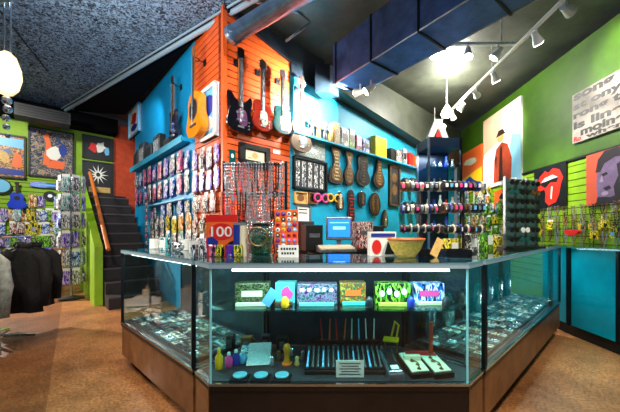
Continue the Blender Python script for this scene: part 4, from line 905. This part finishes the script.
for m in (BLACK, DARK, BRASS, WHITE, TGUI):
    q = SG.copy(); q.materials.clear(); q.materials.append(m); q.materials.append(LENS); SGS.append(q)
sgn = ['black','dark metal','bronze','white','teal']
for r in range(7):
    for c in range(3):
        i = R.choice([0,0,0,1,2,3,4]); lx = -sw/3+sw/3*c; o = place(SGS[i], 'sunglasses', '%s sunglasses, %s row down, %s column of the upright rack' % (sgn[i], nth(r), nth(c)), 'sunglasses', (SX+lx*math.cos(SR)+.036*math.sin(SR), SY+lx*math.sin(SR)-.036*math.cos(SR), ZT+.56-.08*r), 0, 'sunglasses on the upright rack')
        o.rotation_euler = (PI/2, 0, SR)
# little goods on the right-hand case top
for k in range(11):
    f = .1+.075*k; p = Vector(RA)+rn*((Vector(RB_)-Vector(RA)).length*f)+rnn*(.38 if k % 2 else .3)
    w, me, nm, cat, hh = YG[(k*5) % len(YG)]
    b = B(); h_ = R.uniform(.08,.17); b.box((0,0,h_/2),(.1,.07,h_), bev=.006); b.m = 1; b.box((0,-.037,h_*.5),(.07,.003,h_*.5)); pw, pm = PR[[3,6,4,3,9,7,3,6,4,9,3][k]]; o = b.build('counter_box', [pm, R.choice([WHITE,YEL,BLACK])]); o.location = (p.x, p.y, ZT); o.rotation_euler = (0,0,.6)
    tag(o, '%s small box on the right-hand case top, %s along from the corner' % (pw, nth(k)), 'box', 'boxes on the right-hand case')
# goods on the left case top
for k in range(9):
    f = .12+.095*k; p = Vector(LA)+ln*((Vector(LB_)-Vector(LA)).length*f)+lnn*(.3 if k % 2 else .2)
    i = k % 3
    if i == 0:
        t = thing('white_mug', 'glossy white mug on the left case top, %s item from the far end' % nth(k), 'mug', (p.x, p.y, ZT), .3*k, 'mugs on the left case')
        B().lathe([(.032,0),(.036,.004),(.036,.085),(.032,.085),(.031,.01),(.001,.008)], n=18).build('cup', WHITE, t); b = B(); b.tube([(.035,0,.07),(.06,0,.065),(.062,0,.03),(.035,0,.02)], .005, 6); b.build('handle', WHITE, t)
    elif i == 1:
        b = B(); b.ball((0,0,.036), .036, 12, (1,.9,1)); b.ball((0,-.02,.02), .022, 8); b.m = 1; b.ball((-.014,-.03,.042), .009, 6); b.ball((.014,-.03,.042), .009, 6); o = b.build('skull_ornament', [SILV, BLACK]); o.location = (p.x, p.y, ZT)
        tag(o, 'silver skull ornament on the left case top, %s item from the far end' % nth(k), 'ornament', 'skull ornaments on the left case')
    else:
        b = B(); b.box((0,0,.05),(.08,.06,.10), bev=.005); b.m = 1; b.box((0,-.032,.05),(.06,.003,.06)); pw, pm = PR[[8,7,1][k//3 % 3]]; o = b.build('gift_box', [pm, WHITE]); o.location = (p.x, p.y, ZT); o.rotation_euler = (0,0,-.4)
        tag(o, '%s gift box on the left case top, %s item from the far end' % (pw, nth(k)), 'box', 'gift boxes on the left case')
# ---------------------------------------------------------------- inside the corner case
ZS = .7225
boxes = [(252,34,.115,SKULLP,'dark box with a sparkling grey-green print'),(285,20,.115,mat('turquoise', (90,200,210), .4),'turquoise card box with a pink shape'),(317,40,.11,MAGP,'magenta and white patterned box'),(353,26,.115,SUNP,'yellow and orange printed box'),(393,35,.115,PR[9][1],'green and black box with a row of white cups'),(429,32,.11,PR[1][1],'white box printed with pink and blue')]
for k, (px, wpx, h_, m, lb) in enumerate(boxes):
    Y = 1.62+.02*(k % 2); w_ = wpx/F*Y; t = thing('boxed_gift', lb+' on the glass shelf', 'box', (at(px,Y), Y, ZS), [.08,-.05,0,.05,-.04,.03][k])
    B().box((0,.04,h_/2),(w_,.08,h_), bev=.004).build('box_body', m, t)
    b = B()
    if k == 1: b.prism(blob(.01,h_*.5,.03,.035,9,.5,2), -.004, -.001, 'y'); m2 = PINK
    elif k == 4:
        for j in range(4): b.prism(blob(-.06+.04*j,h_*.5+(j % 2)*.012,.015,.018,8), -.004, -.001, 'y')
        m2 = WHITE
    elif k == 2:
        for j in range(5): b.prism(blob(-.08+.04*j,h_*.72,.014,.014,5,.6,j), -.004, -.001, 'y')
        m2 = WHITE
    else:
        b.box((0,-.002,h_*.5),(w_*.6,.003,h_*.28)); m2 = [CREAM,0,0,ORG,0,PINK][k]
    b.build('printed_motif', m2, t)
    b = B(); b.box((0,-.03,.008),(w_*.85,.03,.014)); b.build('shelf_label', mat('label_%d' % k, [(230,240,200),(90,60,40),(110,200,190),(80,220,200),(220,240,90),(230,240,190)][k], .5), t)
b = B(); b.box((0,0,.045),(.05,.006,.09), Matrix.Rotation(.6,3,'Y')); o = b.build('leaning_card', LBLUE); o.location = (at(270,1.54), 1.54, ZS+.01); tag(o, 'pale blue card tilted on the glass shelf beside the sparkling box', 'card')
for k, (px, m, n_) in enumerate(((285,YEL,'yellow'),(369,SLATE,'slate'),(411,NAVY,'navy'),(446,COAL,'charcoal'))):
    b = B(); b.lathe([(.018,0),(.022,.01),(.02,.04),(.008,.055),(.001,.057)], n=12); o = b.build('figurine', m, smooth=True); o.location = (at(px,1.56), 1.56, ZS); tag(o, n_+' dome-shaped trinket at the front of the glass shelf', 'trinket')
ZD = ZB+.0045
def d_at(px, py): Y = (HC-ZD)*F/(py-CY); return at(px, Y), Y
# little bottles
for k, (px, py, h_, m, lb) in enumerate(((219,369,.115,YEL,'yellow bottle with a pointed cap'),(229,367,.085,PINK,'pink-capped small bottle'),(236,365,.09,NAVY,'navy blue small bottle'),(243,363,.075,LBLUE,'light blue small bottle'))):
    x, Y = d_at(px, py); t = thing('small_bottle', lb+' at the left of the case floor', 'bottle', (x, Y, ZD))
    B().lathe([(.018,0),(.02,.006),(.02,h_*.6),(.008,h_*.75),(.008,h_*.82)], n=14).build('bottle_body', m, t, True); B().lathe([(.01,h_*.8),(.009,h_*.95),(.003,h_)], n=10).build('cap', WHITE if k else YEL, t)
def deck_box(name, label, cat, px, py, w_, d_, h_, mats, rz=0., top=None):
    x, Y = d_at(px, py); t = thing(name, label, cat, (x, Y, ZD), rz); B().box((0,d_/2,h_/2),(w_,d_,h_), bev=.002).build('casing', mats[0], t)
    if top: b = B(); top(b, w_, d_, h_); b.build('face', mats[1:], t)
    return t
def tilt_card(label, px, py, w_, l_, ang, m, rz=0.):
    x, Y = d_at(px, py); t = thing('tilted_card', label, 'card', (x, Y, ZD), rz)
    b = B(); b.box((0, l_/2*math.cos(ang), l_/2*math.sin(ang)+.004), (w_, l_, .004), Matrix.Rotation(ang,3,'X')); b.build('card', m, t)
    b = B(); b.tube([(0, l_*.8*math.cos(ang), l_*.8*math.sin(ang)),(0, l_*.8*math.cos(ang)+.03, .002)], .003, 5); b.build('card_prop', BLACK, t); return t
tilt_card('large white sheet propped in the case beside the bottles', 258, 366, .13, .15, .55, FINP, .12)
tilt_card('grey-blue patterned card propped behind the bottles', 247, 358, .10, .09, .7, PR[8][1], -.1)
for k, px in enumerate((240, 261, 282)):
    x, Y = d_at(px, 379); t = thing('round_dish', 'pale blue glass dish, %s from the left along the case front' % nth(k), 'dish', (x, Y, ZD), 0, 'glass dishes along the case front')
    B().box((0,0,.006),(.095,.075,.012), bev=.003).build('square_tray', DARK, t)
    B().lathe([(.012,.0125),(.034,.016),(.036,.024),(.032,.024),(.01,.017)], n=20).build('dish', mat('dish_blue', (100,170,186), .2) if 'dish_blue' not in MATS else MATS['dish_blue'], t)
# orange candle figure in a ring of trinkets
x, Y = d_at(287, 364); t = thing('orange_pipe', 'orange glass pipe standing upright in the case', 'pipe', (x, Y, ZD))
B().lathe([(.02,0),(.024,.01),(.014,.03),(.015,.06),(.022,.085),(.018,.11),(.006,.118)], n=16).build('pipe_body', mat('orange_glass', (255,140,20), .15, coat=.6), t, True); B().lathe([(.03,0),(.03,.008),(.02,.01)], n=16).build('foot', ORG, t)
for k, (px, py) in enumerate(((272,366),(279,360),(297,366),(303,360),(271,357),(292,357))):
    x, Y = d_at(px, py); b = B(); b.lathe([(.012,0),(.016,.012),(.009,.03),(.012,.05),(.004,.056)], n=10); o = b.build('small_pipe', [SILV, BRASS, TAN, STEEL2, WOODN, SILV][k], smooth=True); o.location = (x, Y, ZD); tag(o, '%s small upright pipe, %s around the orange glass pipe' % (['silver','bronze','tan','dull silver','brown','bright silver'][k], nth(k)), 'pipe', 'small pipes around the orange pipe')
# tray of slim holders, sloped, with tall sticks standing in its back rail
x0, Yt = d_at(347, 375); t = thing('holder_tray', 'long black slanted tray of slim silver holders', 'tray', (x0, Yt, ZD)); TW = .45
B().prism([(0,0),(.20,0),(.20,.085),(0,.02)], -TW/2, TW/2, 'x').build('tray_wedge', BLACK, t)
b = B(); b.box((0,.008,.022),(TW,.006,.016)); b.build('front_lip', DARK, t)
b = B()
for k in range(17): b.box((-TW/2+TW*k/16,.1,.058),(.003,.19,.01), Matrix.Rotation(math.atan2(.065,.2),3,'X'))
b.build('dividers', DARK, t); th = math.atan2(.065,.2)
for k in range(16):
    lx = -TW/2+TW*(k+.5)/16; b = B(); M = Matrix.Rotation(th,3,'X')
    b.T = Matrix.Translation((x0+lx, Yt+.02, ZD+.034)) @ M.to_4x4(); b.cyl((0,0,0),(0,.15,0), .005, .0045, 8); b.cyl((0,-.004,0),(0,.015,0), .007, n=8); b.m = 1; b.cyl((0,.12,0),(0,.16,0), .0065, n=8)
    o = b.build('slim_holder', [SILV if k % 3 else LBLUE, STEEL2]); tag(o, '%s slim holder lying %s from the left in the slanted tray' % ('silver' if k % 3 else 'light blue', nth(k)), 'holder', 'slim holders in the slanted tray')
st_c = [('coral red',RED),('orange',ORG),('coral red',RED),('orange',ORG),('pale green',mat('pale_green', (170,230,190), .4)),('light blue',LBLUE),('white',WHITE),('white',WHITE)]
B().box((0,.225,.05),(TW*.9,.03,.1)).build('stick_rail', DARK, t)
for k, (cn, m) in enumerate(st_c):
    px = 322+7.4*k; Y = Yt+.225; b = B(); b.cyl((0,0,0),(R.uniform(-.012,.012),-.0,.125), .0045, .0035, 8); b.m = 1; b.ball((0,0,.0), .008, 6); o = b.build('tall_stick', [m, BRASS]); o.location = (at(px,Y), Y, ZD+.105)
    tag(o, '%s upright stick, %s from the left behind the slanted tray' % (cn, nth(k)), 'stick', 'upright sticks behind the slanted tray')
x, Y = d_at(350, 383.0); Y = 1.53; t = thing('case_notice', 'white card with small grey print standing at the case front', 'sign', (at(350,Y), Y, ZD))
b = B(); b.box((0,.002,.045),(.145,.003,.088)); b.m = 1
for k in range(5): b.box((0,-.0002,.018+.014*k),(.11-.02*(k % 2),.001,.005))
b.build('card', [WHITE, STEEL2], t)
# yellow chair-shaped holder
x, Y = d_at(395, 350); Y = 1.78; t = thing('chair_holder', 'little yellow folding chair phone holder', 'holder', (at(391,Y), Y, ZD+.0055), -.3)
b = B(); b.box((0,0,.10),(.09,.07,.008)); b.build('chair_seat', YEL, t); b = B(); b.tube([(.03,-.01,.10),(.045,0,.19),(.02,.035,.20),(.0,.03,.11)], .006, 6); b.build('chair_back', YEL, t); b = B()
for s in (-1,1): b.tube([(s*.035,-.03,0),(s*.035,.02,.1)], .005, 6); b.tube([(s*.035,.03,0),(s*.035,-.02,.1)], .005, 6)
b.build('chair_legs', BRASS, t)
# white box and red candle holder
Y = 1.70; t = thing('candle_holder', 'red block with one tall thin red candle', 'candle holder', (at(425,Y), Y, ZD))
B().box((-.03,0,.03),(.17,.06,.06), bev=.004).build('block', RED, t); B().cyl((.035,0,.06),(.035,0,.235), .011, .010, 12).build('candle', mat('candle_red', (226,70,40), .4), t); b = B(); b.cyl((.035,0,.235),(.035,0,.245), .0015, n=5); b.build('wick', BLACK, t)
Y = 1.66; t = thing('white_soap_box', 'small pale green-white carton before the red candle', 'box', (at(412,1.64), 1.64, ZD)); B().box((0,0,.045),(.09,.03,.05)).build('carton_body', CREAM, t); B().box((0,.0,.01),(.08,.028,.02)).build('carton_foot', COAL, t)
# device in blister and two jewellery boxes
t = thing('handheld_device', 'silver-framed black handheld gadget lying in a clear tray', 'gadget', (at(397,1.50)+.0, 1.50, ZD), .12)
B().prism([(0,0),(.2,0),(.2,.075),(0,.03)], -.04, .04, 'x').build('tray', STEEL2, t)
b = B(); b.box((0,.1,.06),(.068,.19,.012), Matrix.Rotation(math.atan2(.045,.2),3,'X'), .004); b.m = 1; b.box((0,.115,.071),(.045,.10,.004), Matrix.Rotation(math.atan2(.045,.2),3,'X')); b.m = 2; b.box((0,.035,.052),(.04,.03,.004), Matrix.Rotation(math.atan2(.045,.2),3,'X')); b.build('gadget_face', [CHROME, BLACK, WHITE], t)
for k, px in enumerate((422, 445)):
    t = thing('jewellery_box', '%s open dark box lined in cream with figured jewellery' % ['first','second'][k], 'jewellery box', (at(px,1.52), 1.52, ZD), [.18,.22][k])
    t['label'] = ['open dark jewellery box with cream lining, beside the silver gadget','open dark jewellery box with cream lining, nearest the case end'][k]
    an = math.atan2(.03,.2)
    B().prism([(0,0),(.2,0),(.2,.055),(0,.025)], -.056, .056, 'x').build('box_shell', DARK, t)
    b = B(); b.box((0,.1,.043),(.095,.175,.006), Matrix.Rotation(an,3,'X')); b.build('lining', CREAM, t)
    b = B()
    for j in range(5): b.lathe([(.012,0),(.009,.004)], (.01*math.sin(j*2), .03+.034*j, .0375+.0051*j), 8); 
    b.tube([(0,.03,.045),(.014,.07,.05),(-.01,.11,.056),(.008,.16,.063)], .003, 5); b.build('jewel_pattern', BRASS, t)
for k in range(4):
    x = at(228+18*k, 1.83); b = B(); b.box((0,0,.05),(.05+.02*(k % 2),.05,.1), bev=.006); b.m = 1; b.box((0,-.027,.05),(.03,.003,.05)); o = b.build('dark_carton', [[COAL,WOODN,SLATE,WOODD][k], STEEL2]); o.location = (x, 1.88-.03*(k % 2), ZD); tag(o, '%s carton at the dim back of the case, %s from the left' % (['charcoal','brown','slate blue','dark brown'][k], nth(k)), 'carton', 'cartons at the back of the case')
# ---------------------------------------------------------------- jewellery trays in the side cases
def jewel_meshes():
    out = []
    b = B(); b.box((0,0,.004),(.05,.032,.008), bev=.002); b.m = 1; b.cyl((0,0,.008),(0,0,.014), .010, n=10); out.append(('silver disc on a dark card', b.mesh('jewel_card', [SLATE, SILV])))
    b = B(); b.box((0,0,.004),(.05,.032,.008)); b.m = 1; b.tube([(.014*math.cos(a*PI/5), .011*math.sin(a*PI/5), .011) for a in range(10)], .003, 5, True); out.append(('silver ring on a white card', b.mesh('jewel_card', [CREAM, STEEL2])))
    b = B(); b.box((0,0,.004),(.05,.032,.008)); b.m = 1; b.box((0,0,.011),(.034,.006,.006)); b.box((.004,0,.011),(.006,.022,.006)); out.append(('silver cross on a teal card', b.mesh('jewel_card', [TGUI, SILV])))
    b = B(); b.box((0,0,.004),(.05,.032,.008)); b.m = 1; b.cyl((-.01,0,.009),(-.01,0,.014), .006, n=8); b.cyl((.01,0,.009),(.01,0,.014), .006, n=8); out.append(('pair of silver studs on a black card', b.mesh('jewel_card', [BLACK, SILV])))
    b = B(); b.box((0,0,.004),(.05,.032,.008)); b.m = 1; b.tube([(-.018,0,.011),(-.006,.008,.011),(.006,-.008,.011),(.018,0,.011)], .003, 5); out.append(('wavy silver brooch on a pale card', b.mesh('jewel_card', [JEW, SILV])))
    return out
JM = jewel_meshes()
def trays(p0, t, n, L, nm, pitch=.2, rows=4):
    nt_ = int((L-.1)/pitch); idx = 0; rz = math.atan2(t.y, t.x)
    for k in range(nt_):
        c = Vector(p0)+t*(.05+pitch*(k+.5))+n*.25
        tr = thing('jewellery_tray', 'black jewellery tray, %s from the corner end in the %s' % (nth(nt_-1-k if nm[0] == 'l' else k), nm), 'tray', (c.x, c.y, ZD), rz, 'jewellery trays in the '+nm)
        B().box((0,0,.006),(pitch-.012,.40,.012)).build('tray_floor', BLACK, tr)
        b = B()
        for s in (-1,1): b.box((s*(pitch/2-.008),0,.013),(.004,.40,.026)); b.box((0,s*.2,.013),(pitch-.012,.004,.026))
        b.build('tray_rim', STEEL2, tr)
        for r in range(6):
            for q in range(3):
                w, me = R.choice(JM); l = t*((q-1)*.058)+n*(-.163+.065*r)
                place(me, 'jewel_card', '%s, row %s column %s, %s tray, %s' % (w, ['one','two','three','four','five','six','seven','eight','nine'][r], ['one','two','three'][q], nth(nt_-1-k if nm[0] == 'l' else k), nm), 'jewellery', (c.x+l.x, c.y+l.y, ZD+.0125), rz+R.uniform(-.12,.12), 'jewellery in the '+nm).scale = (1.1,1.6,1.3)
LL = (Vector(LB_)-Vector(LA)).length; RL = (Vector(RB_)-Vector(RA)).length
trays(LA, ln, lnn, LL, 'left-hand case'); trays(RA, rn, rnn, RL, 'right-hand case', .215)
# displays standing at the back of the right case
for k in range(7):
    c = Vector(RA)+rn*(.2+.3*k)+rnn*.42; c2 = Vector(RA)+rn*(.2+.3*k)+rnn*.40
    t = thing('necklace_bust', 'teal-grey necklace bust, %s from the corner at the back of the right-hand case' % nth(k), 'bust', (c.x, c.y, ZD+.02), math.atan2(rn.y, rn.x), 'necklace busts in the right-hand case')
    B().prism(smooth_poly([(-.07,0),(.07,0),(.09,.12),(.04,.19),(.03,.26),(-.03,.26),(-.04,.19),(-.09,.12)],2), -.0, .03, 'y').build('bust_board', TGUI if k % 2 else SLATE, t)
    for j in range(3): b = B(); b.tube([((.03+.012*j)*math.cos(PI+a*PI/8), -.006, .2+(.06+.035*j)*math.sin(PI+a*PI/8)) for a in range(9)], .0035, 5); b.build('chain', SILV, t)
# ---------------------------------------------------------------- clothes rack at the left edge
GX, GY = -3.5, 2.98
t = thing('round_clothes_rack', 'chrome round clothes rack at the left edge of the floor', 'clothes rack', (GX, GY, 0))
b = B(); b.tube([(.36*math.cos(a*PI/16), .36*math.sin(a*PI/16), 1.06) for a in range(32)], .013, 8, True); b.build('ring_rail', CHROME, t)
B().cyl((0,0,.05),(0,0,1.06), .018, n=10).build('centre_pole', CHROME, t)
b = B()
for a in range(4): b.tube([(0,0,.06),(.4*math.cos(a*PI/2+.4), .4*math.sin(a*PI/2+.4), .02)], .014, 6)
b.build('feet', CHROME, t)
b = B()
for a in range(4): b.tube([(0,0,1.06),(.36*math.cos(a*PI/2+.4), .36*math.sin(a*PI/2+.4), 1.06)], .009, 6)
b.build('spokes', CHROME, t)
def jacket(loc, rz, L, m, label, cat, nm, wide=.2):
    t = thing(nm, label, cat, loc, rz, None)
    b = B(); n = 28; prof = [(.05,-.02),(.16,-.06),(.19,-.12),(.17,-.3),(.18,-.5),(.2,-L)]
    rings = []
    for r, z in prof:
        rr = r*wide/.2; rings.append([b.bm.verts.new((rr*math.cos(2*PI*k/n), (.05+.02*math.sin(5*2*PI*k/n)*min(1,-z*2))*math.sin(2*PI*k/n), z)) for k in range(n)])
    for A, C in zip(rings, rings[1:]):
        for k in range(n): b.bm.faces.new((A[k], A[(k+1) % n], C[(k+1) % n], C[k]))
    b.bm.faces.new(rings[0]); b.bm.faces.new(rings[-1][::-1]); b.build('torso', m, t, True)
    for s in (-1,1): b = B(); b.tube([(s*.13*wide/.2,0,-.07),(s*.2*wide/.2,.01,-.14),(s*.23*wide/.2,.015,-.35),(s*.22*wide/.2,.0,-.62)], [.05,.055,.05,.04], 10); b.build('sleeve', m, t, True)
    b = B(); b.lathe([(.06,-.03),(.07,.0),(.055,.03),(.03,.02)], n=14, sy=.7); b.build('collar', m, t, True)
    b = B(); b.tube([(0,0,-.0),(0,0,.05),(.018,0,.075),(.0,0,.1),(-.018,0,.085)], .004, 6); b.tube([(-.14*wide/.2,0,-.065),(0,0,.0),(.14*wide/.2,0,-.065)], .007, 6); b.build('hanger', CHROME, t)
    return t
jn = ['facing the stair','turned towards the back wall','at the rear','at the far rear','behind the pole','towards the room edge','beside the pale coat','at the very front','facing the counter']
b = B(); b.tube([(.2,-.3,1.06),(.42,-.42,1.06),(.44,-.43,1.1)], .009, 6); b.build('face_out_arm', CHROME, t)
for k, lb in enumerate(['closest to the pale coat','second from the pale coat','third from the pale coat','fourth from the pale coat','fifth, nearest the green wall']):
    a = -PI/2+1.0+k*.72
    jacket((GX+.36*math.cos(a), GY+.36*math.sin(a), .965), a, .68, CLOTH_B, 'black jacket on the round clothes rack, '+lb, 'jacket', 'black_jacket', .17)
jacket((GX+.42, GY-.42, .97), .35, .95, CLOTH_G, 'long pale grey-white coat hanging in front of the black jackets', 'coat', 'pale_coat', .17)
# ---------------------------------------------------------------- lights
spot((-.9, .2, 3.4), (-.35, 2.2, 1.15), 210, math.radians(62), (1,.95,.88), .07)  # added unseen spot, lights the counter goods from the front
spot((.9, .2, 3.4), (.75, 2.2, 1.15), 150, math.radians(62), (1,.95,.88), .07)  # added likewise, out of view, for the right half of the counter
spot((-6.6, 4.4, 2.5), (-2.6, 3.0, 0), 900, math.radians(75), (1,.86,.74), .05)
spot((-2.0, 2.0, 2.6), (-2.2, 3.2, 3.6), 90, math.radians(130), (.7,.85,1), .3)
spot((-2.9, 1.2, 3.4), (-2.2, 3.2, 0), 160, math.radians(60), (1,.84,.6), .06)
spot((-1.2, .3, 3.4), (-1.9, 4.2, 1.6), 260, math.radians(70), (1,.95,.88), .08)
spot((-5.0, 3.6, 3.4), (-5.7, 6.1, 1.3), 260, math.radians(95), (1,.95,.82), .08)
spot((-.2, 1.4, 3.4), (-.8, 3.6, 2.0), 220, math.radians(60), (1,.93,.85), .08)
spot((.9, .6, 3.4), (1.4, 2.2, 0), 200, math.radians(80), (1,.88,.7), .08)
spot((1.0, 3.0, 3.4), (2.2, 6.0, 2.0), 160, math.radians(80), (.95,.98,1), .08)
spot((-3.0, 4.2, 3.3), (-3.4, 5.6, 2.4), 45, math.radians(90), (.9,.97,1), .08)
w = bpy.data.worlds.new('world'); SC.world = w; w.use_nodes = True
w.node_tree.nodes['Background'].inputs[0].default_value = (.75,.85,1,1); w.node_tree.nodes['Background'].inputs[1].default_value = .16
# ---------------------------------------------------------------- camera
cam = bpy.data.cameras.new('camera'); co = bpy.data.objects.new('camera', cam); COL.objects.link(co)
co.location = (0, 0, HC); co.rotation_euler = (PI/2, 0, 0); cam.sensor_width = 36; cam.lens = 36*F/620
cam.shift_x = -(CX-310)/620; cam.shift_y = (CY-206)/620; cam.clip_start = .05
SC.camera = co
vs = SC.view_settings; vs.view_transform = 'Standard'; vs.look = 'None'; vs.gamma = 1; vs.exposure = .22; vs.use_curve_mapping = False
